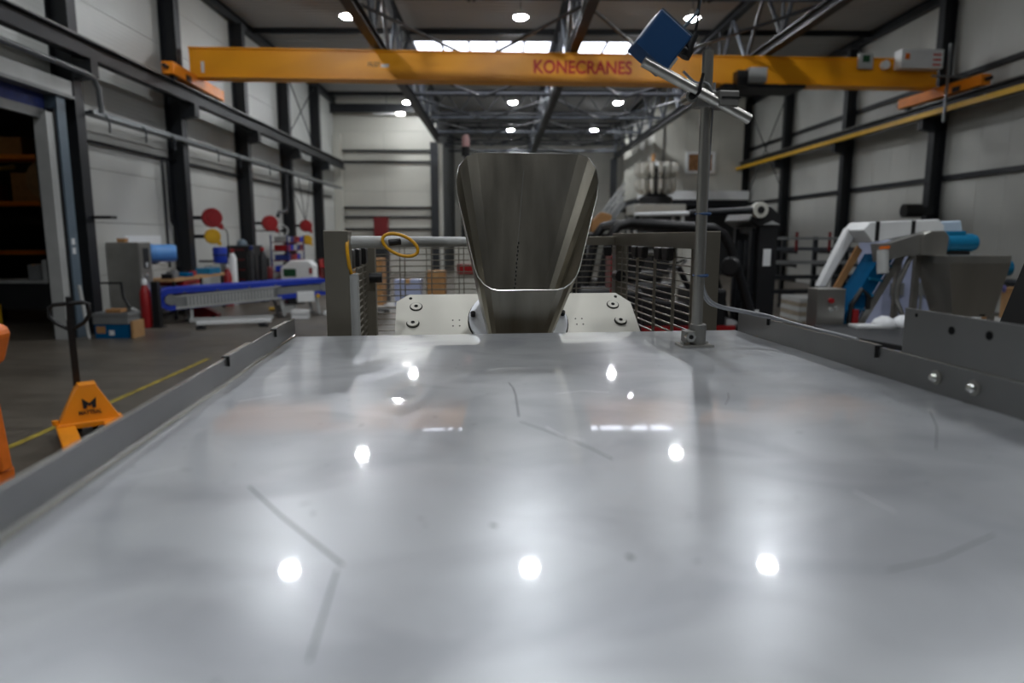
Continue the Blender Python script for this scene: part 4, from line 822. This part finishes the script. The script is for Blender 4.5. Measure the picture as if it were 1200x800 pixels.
# black inclined panel beside the guard plate
t = thing('inclined_chute', 'matt black inclined sheet panel behind the drilled plate', 'panel', (2.05, 2.2, 0))
MB().prism([(-.465, -.35, 1.55), (-.24, -.35, 2.28), (-.19, -.35, 2.28), (-.415, -.35, 1.55)], (0, .35, 0)).build('sheet', m_rubber, t)
MB().prism([(-.42, -.03, 1.55), (-.195, -.03, 2.28), (.3, -.03, 2.28), (.3, -.03, 1.55)], (0, .03, 0)).build('side_panel', m_rubber, t)
for x in (-.38, .25):
    for y in (-.32, -.06): MB().box(x-.025, x+.025, y-.025, y+.025, 0, 1.56).build('leg', m_black, t)

# ------------------------------------------------------------------ pallet trucks on the left
t = thing('pallet_truck', 'yellow hand pallet truck with black tiller and dark emblem', 'pallet truck', (-4.24, 6.87, 0), R(36))
MB().prism([(-.26, -.12, .14), (.29, -.12, .14), (.10, -.06, .50), (-.07, -.06, .50)], (0, .03, 0)).build('front_plate', m_pallet, t, bevel=.006)
MB().prism([(-.26, -.09, .14), (.29, -.09, .14), (.10, .06, .50), (-.07, .06, .50)], (0, .12, 0)).build('housing', m_pallet, t, bevel=.01)
MB().box(-.06, .10, -.06, .14, .495, .52).build('top_cap', m_pallet, t, bevel=.006)
MB().box(-.28, .31, -.16, .1, .1, .155).build('base_plate', m_pallet, t, bevel=.008); MB().cyl((-.28, -.1, .155), (-.28, -.1, .2), .03).build('pin', m_pallet, t, 40)
for s in (-.2, .2): f_ = MB().box(s-.08, s+.08, -1.25, -.16, .08, .14).build('fork', m_pallet, t, bevel=.01); MB().cyl((s-.04, -1.1, .045), (s+.04, -1.1, .045), .043).build('roller', m_black, f_, 40)
for s in (-.07, .07): MB().cyl((s-.025, .18, .09), (s+.025, .18, .09), .09, n=18).build('steer_wheel', m_black, t, 40)
MB().cyl((-.02, .15, .2), (-.02, .15, .44), .05).build('pump', m_black, t, 40)
ti = MB().bar((-.05, .17, .28), (-.06, .12, 1.16), .075, .06).build('tiller', m_black, t)
MB().tube([(-.06, .12, 1.06), (-.17, .18, 1.13), (-.225, .21, 1.2), (-.22, .21, 1.29), (-.18, .19, 1.32), (.06, .02, 1.345), (.105, -.0, 1.33), (.105, -.0, 1.22), (.05, .03, 1.14)], .021, 8, True).build('loop_handle', m_black, ti, 60)
MB().bar((-.06, .12, 1.15), (-.055, .112, 1.4), .06, .05).build('lever_head', m_black, ti)
# emblem follows the sloping front plate
slope = math.atan2(.36, .06)
e = MB(); pts = [(-.062, .055), (0, .0), (.062, .055), (.055, -.05), (.024, -.05), (.02, -.012), (0, -.032), (-.02, -.012), (-.024, -.05), (-.055, -.05)]
e = MB().prism([(x, y, 0) for x, y in pts], (0, 0, .003)).build('emblem', m_black, t); e.location = (.025, -.0905, .335); e.rotation_euler = (slope, 0, 0)
e.location = (.02, -.121+.06*(.335-.14)/.36-.011, .335)
text('MATTRAL', .055, m_black, 'lettering', t, (.02, -.121+.06*(.245-.14)/.36-.011, .245), (slope, 0, 0), .0015, .2, .001)
t = thing('orange_stand', 'orange plastic stand with black panel beside the pallet truck', 'stand', (-4.14, 5.4, 0))
MB().prism([(-.05, -.06, .12), (.13, -.06, .12), (.09, -.06, .6), (.05, -.06, .95), (-.02, -.06, .98)], (0, .12, 0)).build('leg', m_orplast, t, bevel=.015)
MB().box(-.16, .07, -.075, .03, .05, .85).build('panel', m_black, t)
MB().prism([(-.1, -.08, 1.0), (.15, -.08, 1.0), (.19, -.08, 1.12), (.23, -.08, 1.24), (.2, -.08, 1.3), (.12, -.08, 1.335), (-.1, -.08, 1.35)], (0, .16, 0)).build('head', m_orplast, t, bevel=.03)
MB().prism([(.0, -.05, .95), (.08, -.05, .93), (.16, -.05, 1.03), (.0, -.05, 1.03)], (0, .1, 0)).build('neck', m_orplast, t, bevel=.01); MB().box(-.2, .1, -.12, .12, 0, .12).build('foot', m_orplast, t, bevel=.02)

# ------------------------------------------------------------------ the table in the foreground (its own axes, turned 5.3 degrees)
TA = R(5.263)
def TW(v, u, z=0): return Vector((v*math.cos(TA)-u*math.sin(TA), v*math.sin(TA)+u*math.cos(TA), z))
V0, U0 = .26, .9
VL, VR, UB, UN, ZT = -.435, .957, 2.105, -.35, 1.70
t = thing('infeed_table', 'large worn stainless steel table with low side walls', 'table', TW(V0, U0), TA)
def tb(name, v0, v1, u0, u1, z0, z1, mat, bevel=0, parent=None): return MB().box(v0-V0, v1-V0, u0-U0, u1-U0, z0, z1).build(name, mat, parent or t, bevel=bevel)
tb('top_plate', VL, VR, UN, UB, ZT-.012, ZT, m_table)
sl_ = tb('side_wall', VL-.004, VL, UN, UB+.02, ZT-.06, ZT+.052, m_wall_tray)
sr_ = tb('side_wall', VR, VR+.004, UN, UB-.02, ZT-.06, ZT+.060, m_wall_tray)
MB().cyl((VL-V0+.003, UN-U0, ZT+.003), (VL-V0+.003, UB-U0, ZT+.003), .0045, n=8).build('weld_bead', m_rim, sl_, 40)
MB().cyl((VL-V0-.002, UN-U0, ZT+.052), (VL-V0-.002, UB+.02-U0, ZT+.052), .0022, n=6).build('ground_edge', m_rim, sl_, 40)
MB().cyl((VR-V0+.002, UN-U0, ZT+.060), (VR-V0+.002, UB-.02-U0, ZT+.060), .0022, n=6).build('ground_edge', m_rim, sr_, 40)
def clip(par, vc, u0, u1, z, h):
    o = MB().box(vc-V0-.007, vc-V0+.007, u0-U0, u1-U0, z, z+.004).box(vc-V0-.007, vc-V0-.004, u0-U0, u1-U0, z-h, z).box(vc-V0+.004, vc-V0+.007, u0-U0, u1-U0, z-h, z).build('edge_clip', m_wall_tray, par); MB().box(vc-V0-.0075, vc-V0+.0075, u0-U0-.001, u0-U0+.004, z-h-.004, z+.003).build('clip_end', m_near_black, o); MB().box(vc-V0-.006, vc-V0+.006, u0-U0+.004, u1-U0, z+.004, z+.0046).build('clip_edge', m_rim, o)  # shadow at the clip's near end painted as a dark block
clip(sl_, VL-.002, 1.44, 1.62, ZT+.053, .014); clip(sl_, VL-.002, 1.86, 2.03, ZT+.053, .014)
clip(sr_, VR+.002, 1.38, 1.49, ZT+.061, .02); clip(sr_, VR+.002, 1.88, 2.03, ZT+.061, .012)
gp = tb('drilled_plate', VR+.004, VR+.010, UN, 1.31, ZT+.03, ZT+.154, m_wall_tray)
for u, z, r2 in ((1.275, ZT+.143, .004), (1.177, ZT+.125, .008), (1.088, ZT+.128, .008), (.95, ZT+.126, .008)):
    MB().cyl((VR+.0032-V0, u-U0, z), (VR+.0042-V0, u-U0, z), r2, n=16).build('hole', m_near_black, gp)
for u in (1.198, 1.104, .92):
    bo = MB().cyl((VR-V0, u-U0, ZT+.031), (VR-.003-V0, u-U0, ZT+.031), .014, n=18).build('washer', m_stain, sr_, 40); MB().lathe([(0, .012), (.006, .0105), (.009, .006), (.0095, 0)], o=(VR-.003-V0, u-U0, ZT+.031), axis=(-1, 0, 0), n=16).build('bolt_head', m_rim, bo, 40)
for v in (VL+.05, VR-.05):
    for u in (UN+.08, UB-.25): tb('leg', v-.03, v+.03, u-.03, u+.03, 0, ZT-.06, m_stain)
for v in (VL+.05, VR-.05): tb('side_beam', v-.02, v+.02, UN, UB-.05, ZT-.06, ZT-.012, m_stain)
m_scr = M('scratch_grey', (112, 113, 116), .5, .3, .1); m_scrl = M('scratch_bright', (220, 221, 224), .4, .3, .05)
for wd, mt_, pts in ((.003, m_scr, ((-.2316, .8222), (-.1724, .7258), (-.122, .6514), (-.0912, .6054))), (.0025, m_scr, ((-.0953, .596), (-.0956, .5347), (-.0959, .4603))), (.0035, m_scr, ((.1432, 1.3832), (.147, 1.33), (.1451, 1.2736), (.1323, 1.1104))),
                     (.0025, m_scr, ((.1313, 1.0781), (.1753, 1.0043), (.2125, .931), (.2332, .8751))), (.002, m_scr, ((.4025, .5419), (.4644, .5569), (.5596, .6008))), (.002, m_scr, ((.8458, 1.0671), (.7879, .9761), (.7039, .8695))), (.002, m_scr, ((.5127, 1.1523), (.54, 1.20), (.5573, 1.2434))),
                     (.006, m_scr, ((.1754, .5971), (.1786, .5879))), (.005, m_scr, ((.0514, .6813), (.0571, .6742))), (.002, m_scrl, ((-.3677, 1.274), (-.3018, 1.3222))), (.002, m_scrl, ((.1682, 1.0435), (.1974, .9491))), (.0015, m_scrl, ((-.391, .8693), (-.3412, .9026))), (.0015, m_scrl, ((.4892, .7297), (.4976, .6646))), (.002, m_scrl, ((.22, 1.27), (.28, 1.29), (.33, 1.27))), (.003, m_scrl, ((.19, .98), (.215, .965)))):
    b = MB()
    for (v0, u0), (v1, u1) in zip(pts, pts[1:]): b.bar((v0-V0, u0-U0, ZT+.00005), (v1-V0, u1-U0, ZT+.00005), wd, .0002)
    b.build('scratch', mt_, t)
tb('stretcher', VL+.05, VR-.05, UN+.06, UN+.1, .3, .36, m_stain)

# ------------------------------------------------------------------ inclined plate with flange and funnel behind the table
PT = R(34)
pc = (.278, 2.33, 1.695)
t = thing('hopper_mount', 'pale chamfered mounting plate with bolts behind the table edge', 'mounting plate', TW(.278, 2.33), TA)
MP = Matrix.Translation((0, 0, 1.690)) @ Matrix.Rotation(PT, 4, 'X')
def pp(q): return MP @ Vector(q)
hw = .425
pl = MB().prism([pp(q) for q in ((-hw, -.24, -.012), (hw, -.24, -.012), (hw, .13, -.012), (hw-.045, .185, -.012), (-hw+.045, .185, -.012), (-hw, .145, -.012))], (MP.to_3x3() @ Vector((0, 0, .012)))).build('plate', m_plate, t, bevel=.0015)
MB().cyl(pp((0, .03, .0)), pp((0, .03, .004)), .176, n=48).build('flange_outline', m_near_black, t, 40)  # dark disc drawn as an outline round the flange ring
fl = MB().cyl(pp((0, .03, .0)), pp((0, .03, .012)), .172, n=48).build('flange_ring', M('flange_white_steel', (226, 230, 236), .35, .5, .03), t, 40, .001)
for s in (-1, 1):
    for k, (x, y) in enumerate(((.355, .115), (.365, .025))):
        MB().cyl(pp((s*x, y, 0)), pp((s*x, y, .0015)), .0225, n=24).build('washer_outline', m_near_black, t); wsh = MB().cyl(pp((s*x, y, 0)), pp((s*x, y, .007 if k else .004)), .019, n=24).build('washer', m_plate, t, 40); MB().cyl(pp((s*x, y, .003)), pp((s*x, y, .0078 if k else .0048)), .007, n=12).build('socket', m_near_black, wsh)  # thin dark disc outlines each washer
    MB().cyl(pp((s*.375, .162, 0)), pp((s*.375, .162, .001)), .006, n=12).build('hole', m_near_black, t)
    for i in (0, 1):
        for j in (0, 1): MB().cyl(pp((s*(.205+.023*i), .01+.03*j, 0)), pp((s*(.205+.023*i), .01+.03*j, .001)), .0028, n=8).build('small_hole', m_near_black, t)
    MB().cyl(pp((s*.158, .05, .012)), pp((s*.158, .05, .026)), .009, n=12).build('flange_bolt', m_black, t, 40)
for x in (-.36, .36): MB().box(x-.03, x+.03, -.03, .03, 0, 1.66).build('support_post', m_stain, t)
MB().box(-.36, .36, -.02, .02, .9, .96).build('crossbar', m_stain, t)
# funnel
t = thing('feed_funnel', 'tall folded stainless funnel with obliquely cut open mouth', 'funnel', TW(.278, 2.33, 1.70), TA)
def rrect(hx, hy, r, cx, cy, z, nf=1, nc=4):
    pts = []
    for qx, qy, a0 in ((1, 1, 0), (-1, 1, 90), (-1, -1, 180), (1, -1, 270)):
        for k in range(nc+1):
            a = R(a0+90*k/nc); pts.append(Vector((cx+qx*(hx-r)+r*math.cos(a), cy+qy*(hy-r)+r*math.sin(a), z)))
    return pts
B0 = rrect(.108, .104, .042, -.004, .0, -.03); B1 = rrect(.326, .240, .120, .070, .008, .70)
cu0, cz0, csl = -.13, .13, 1.314
rim = []
for p, q in zip(B0, B1):
    # intersection of the generator line with the oblique cut z = cz0 + csl*(u-cu0), levelled off near the top edge
    d = q-p; s_ = (cz0+csl*(p.y-cu0)-p.z)/(d.z-csl*d.y); s_ = min(s_, (.60-p.z)/d.z) if False else s_
    rim.append(p+d*s_)
n = len(B0)
b = MB(); b.add(B0+rim, [(i, (i+1) % n, n+(i+1) % n, n+i) for i in range(n)])
b.build('shell', m_hopper, t, solid=.003)
MB().tube(rim, .0018, 6, True).build('cut_edge', m_rim, t, 60)
# weld line down the inside of the rear sheet
mid0 = (B0[4]+B0[5])/2; mid1 = (B1[4]+B1[5])/2
sh = t.children[0]
for k in range(14):
    f_ = .16+.02*k; p = mid0+(mid1-mid0)*f_; MB().cbox(p+Vector((-.012+.002*(k % 2), -.0035, 0)), (.004, .003, .008), (0, 0, 0)).build('weld_spot', m_near_black, sh)
sm0 = mid0+(mid1-mid0)*.12; sm1 = mid0+(mid1-mid0)*.78
MB().cyl(sm0+Vector((-.012, -.002, 0)), sm1+Vector((-.012, -.002, 0)), .0014, n=6).build('seam', m_staind, sh)

# ------------------------------------------------------------------ wire mesh fence round the funnel
t = thing('wire_fence', 'stainless guard fence with wire mesh panels around the funnel', 'fence', TW(.29, 3.0), TA)
FV, FU = .29, 3.0
def fb(name, v0, v1, u0, u1, z0, z1, mat=m_fence, bevel=.002, parent=None): return MB().box(v0-FV, v1-FV, u0-FU, u1-FU, z0, z1).build(name, mat, parent or t, bevel=bevel)
fb('post', -.366, -.288, 2.29, 2.39, 0, 2.018); fb('post', -.40, -.305, 3.42, 3.50, 0, 1.99)
fb('post', .90, .965, 2.27, 2.34, 0, 2.018); fb('post', .925, .985, 3.50, 3.58, 0, 2.016)
fb('top_rail', .92, .965, 2.34, 3.50, 1.955, 2.016); fb('top_rail', .36, .93, 3.52, 3.56, 1.955, 2.0)
fb('bottom_rail', .92, .965, 2.34, 3.50, .1, .16); fb('bottom_rail', -.3, .93, 3.52, 3.56, .1, .15); fb('bottom_rail', -.39, -.33, 2.39, 3.42, .1, .16)
MB().cyl((-.315-FV, 2.36-FU, 1.982), (.62-FV, 3.62-FU, 1.972), .021, n=18).build('tube_rail', m_lgrey, t, 40)
MB().cyl((-.31-FV, 2.345-FU, 1.982), (-.308-FV, 2.350-FU, 1.982), .015, n=14).build('tube_opening', m_near_black, t)
def mesh(name, kind):
    b = MB()
    if kind == 'right':
        z = .18
        while z < 1.95: b.bar((.935-FV, 2.36-FU, z), (.935-FV, 3.49-FU, z), .0055, .0055); z += .03
        for u in (2.42, 2.44, 2.62, 2.64, 2.86, 2.88, 3.12, 3.14, 3.3, 3.4): b.bar((.931-FV, u-FU, .16), (.931-FV, u-FU, 1.955), .0055, .0055)
    if kind == 'left':
        z = .18
        while z < 1.95: b.bar((-.35-FV, 2.40-FU, z), (-.35-FV, 3.42-FU, z), .0055, .0055); z += .03
        for u in (2.5, 2.52, 2.74, 2.76, 3.0, 3.02, 3.24, 3.26): b.bar((-.346-FV, u-FU, .16), (-.346-FV, u-FU, 1.955), .0055, .0055)
    if kind == 'back':
        z = .17
        while z < 1.97: b.bar((-.31-FV, 3.54-FU, z), (.93-FV, 3.54-FU, z), .0055, .0055); z += .03
        for v in (-.19, -.165, -.055, -.03, .11, .135, .3, .325, .5, .525, .7, .725): b.bar((v-FV, 3.536-FU, .15), (v-FV, 3.536-FU, 1.97), .0055, .0055)
    b.build(name, m_wire, t, kind='stuff')
for k in ('right', 'left', 'back'): mesh('wire_mesh', k)
for u in (2.62, 2.72, 2.95, 3.05): MB().lathe([(0, 0), (.028, 0), (.034, .015), (.026, .045), (0, .05)], o=(.905-FV, u-FU, 1.915), axis=(-.4, 0, .9), n=14).build('clamp', m_black, t, 50) if u > 9 else MB().prism([(.915-FV, u-.045-FU, 1.958), (.915-FV, u+.045-FU, 1.958), (.915-FV, u+.03-FU, 1.905), (.915-FV, u-.03-FU, 1.905)], (-.03, 0, 0)).build('clamp', m_black, t, bevel=.008)
for u in (2.5, 2.7, 2.95): MB().prism([(-.325-FV, u-.05-FU, 1.955), (-.325-FV, u+.05-FU, 1.955), (-.325-FV, u+.035-FU, 1.885), (-.325-FV, u-.035-FU, 1.885)], (.03, 0, 0)).build('clamp', m_black, t, bevel=.008)
MB().cyl((.93-FV, 3.50-FU, 1.80), (.93-FV, 3.42-FU, 1.80), .028, n=16).build('hinge_knob', m_black, t, 40); MB().cyl((-.33-FV, 3.40-FU, 1.80), (-.27-FV, 3.40-FU, 1.80), .024, n=16).build('hinge_knob', m_black, t, 40)
MB().box(.86-FV, .90-FV, 3.49-FU, 3.52-FU, 1.9, 1.95).build('corner_clamp', m_black, t, bevel=.006)
ps = fb('switch_profile', -.300, -.262, 2.30, 2.34, 1.2, 1.878, m_lgrey); MB().box(-.302-FV+.004, -.29-FV, 2.296-FU, 2.30-FU, 1.77, 1.82).build('slot', m_near_black, ps)
tag(MB().tube([TW(*q) for q in ((-.292, 2.30, 1.985), (-.291, 2.285, 1.97), (-.290, 2.285, 1.94), (-.286, 2.29, 1.90), (-.282, 2.31, 1.872))], .006, 8).build('yellow_cable', m_ycable, None, 60), 'short yellow cable dropping from the tube end into the switch profile', 'cable')
lp = []
for k in range(20):
    a = 2*math.pi*k/20+2.6; lp.append(TW(-.13+.062*math.cos(a), 2.48, 1.970+.036*math.sin(a)-.018*math.cos(a)))
tag(MB().tube(lp, .006, 8, True).build('cable_loop', m_ycable, None, 60), 'yellow cable loop hanging on the grey tube', 'cable')
MB().cyl((-.17-FV, 2.49-FU, 1.978), (-.13-FV, 2.50-FU, 1.982), .012, n=12).build('cable_gland', m_black, t, 40)

# ------------------------------------------------------------------ sensor stand on the table
SV, SU = .700, 1.80
t = thing('sensor_stand', 'slim stainless stand with cross clamp on the table edge', 'stand', TW(SV, SU, ZT), TA)
MB().box(-.042, .048, -.03, .03, 0, .007).build('foot_plate', m_stain, t, bevel=.001)
MB().cyl((.012, 0, .007), (.012, 0, .062), .022, n=20).build('foot_clamp', m_staind, t, 40, .002)
MB().box(-.03, .0, -.018, .018, .012, .045).build('clamp_block', m_staind, t, bevel=.003); k_ = MB().cyl((-.018, -.03, .03), (-.018, -.012, .03), .014, n=6).build('clamp_bolt', m_rim, t); MB().cyl((-.018, -.032, .03), (-.018, -.03, .03), .006, n=12).build('bolt_socket', m_near_black, k_)
for s in (-.03, .036): MB().cyl((s, 0, .007), (s, 0, .012), .007, n=10).build('plate_bolt', m_rim, t, 40)
PTOP = .775
MB().cyl((.008, 0, .05), (.008, 0, PTOP), .0145, n=24).build('pole', m_stain, t, 40); MB().cyl((.008, 0, PTOP), (.008, 0, PTOP+.004), .012, n=20).build('pole_cap', m_staind, t, 40)
zc_ = .655
cl = MB().box(-.024, .030, -.016, .022, zc_-.022, zc_+.022).build('cross_clamp', m_staind, t, bevel=.005); MB().box(.026, .080, -.044, .022, zc_-.024, zc_+.016).build('clamp_jaw', m_staind, t, bevel=.004); MB().box(.032, .082, -.046, -.044, zc_-.004, zc_+.0).build('jaw_slot', m_near_black, t)
kn = MB().cyl((-.042, -.03, zc_+.002), (-.042, .01, zc_+.002), .016, n=18).build('clamp_ring', m_rim, t, 40); MB().cyl((-.042, -.033, zc_+.002), (-.042, -.03, zc_+.002), .009, n=14).build('socket', m_near_black, kn)
a0 = Vector((-.172, -.028, .738)); a1 = Vector((.116, -.028, .602))
MB().cyl(a0, a1, .0135, n=20).build('arm', m_stain, t, 40); MB().cyl(a1, a1+(a1-a0).normalized()*.002, .010, n=16).build('arm_bore', m_near_black, t)
# cables along the pole and arm
MB().tube(cr([(.034, .014, .70), (.031, .016, .6), (.028, .016, .45), (.027, .015, .3), (.027, .016, .22), (.032, .025, .165), (.06, .05, .125), (.11, .085, .102), (.175, .095, .088), (.235, .06, .077), (.262, -.03, .067), (.2605, -.16, .066), (.259, -.25, .066), (.2585, -.34, .0655)]), .0042, 8).build('cable', m_clear, t, 60)
MB().tube(cr([(-.06, -.012, .72), (-.02, .012, .70), (.004, -.018, .69), (.022, -.012, .655), (.026, .018, .62), (.024, .022, .42), (.021, .022, .24), (.028, .032, .17), (.06, .065, .118), (.12, .105, .094), (.19, .105, .08), (.24, .05, .07), (.2635, -.05, .0665), (.2635, -.2, .0655), (.2615, -.28, .0655), (.2605, -.34, .0655)]), .0034, 8).build('cable', m_clear, t, 60)
for z in (.36, .195):
    MB().lathe([(.0195, -.004), (.0225, 0), (.0195, .004)], o=(.014, .004, z), n=16).build('cable_tie', m_navy, t, 40)
MB().cyl((-.03, -.045, .668), (-.02, -.045, .71), .004, n=10).build('tie_end', m_black, t, 40)
MB().lathe([(.0145, -.004), (.0175, 0), (.0145, .004)], o=(-.026, -.028, .669), axis=(a1-a0), n=16).build('cable_tie', m_black, t, 40)
# blue box sensor held on the arm
t = thing('box_sensor', 'dark blue box sensor tilted on the arm of the stand', 'sensor', TW(SV-.111, SU+.045, ZT+.800), TA)
rm = Matrix.Rotation(R(-36), 4, 'Y')     # tilt in the plane of the arm
b = MB(); b.box(-.053, .053, -.05, .04, -.054, .054, Matrix.Rotation(R(38), 4, 'Y')); bs = b.build('housing', m_navy, t, bevel=.005)
RM = Matrix.Rotation(R(38), 4, 'Y')
MB().box(-.0535, .0535, -.0515, -.048, -.0545, -.043, RM).build('front_band', m_navy, t); MB().box(-.053, .053, -.0495, .0395, .054, .056, RM).build('lid', m_bluegrey, t)
MB().box(.053, .061, -.03, .02, -.045, -.005, RM).build('white_side', m_white, t)
p = RM @ Vector((.053, 0, .028)); q = RM @ Vector((.072, 0, .032))
MB().cyl(p, q, .016, .016, n=16).build('connector', m_black, t, 40); MB().cyl(q-Vector((.006, 0, .011)), q+Vector((.006, 0, .012)), .016, n=14).build('connector_nut', m_black, t, 40)
MB().cyl(q, q+Vector((.022, 0, .05)), .013, .011, n=14).build('plug', m_black, t, 40)
q2 = q+Vector((.022, 0, .05)); MB().tube([q2, q2+Vector((.006, 0, .03)), q2+Vector((.008, 0, .08)), q2+Vector((.006, .01, .2))], .004, 8).build('lead', m_black, t, 60)
MB().tube([RM @ Vector((.02, 0, .054)), RM @ Vector((.026, 0, .08)), RM @ Vector((.03, .0, .13)), RM @ Vector((.0, .02, .2)), RM @ Vector((-.05, .03, .34))], .005, 8).build('lead', m_bluegrey, t, 60)
print('objects', len(bpy.data.objects))
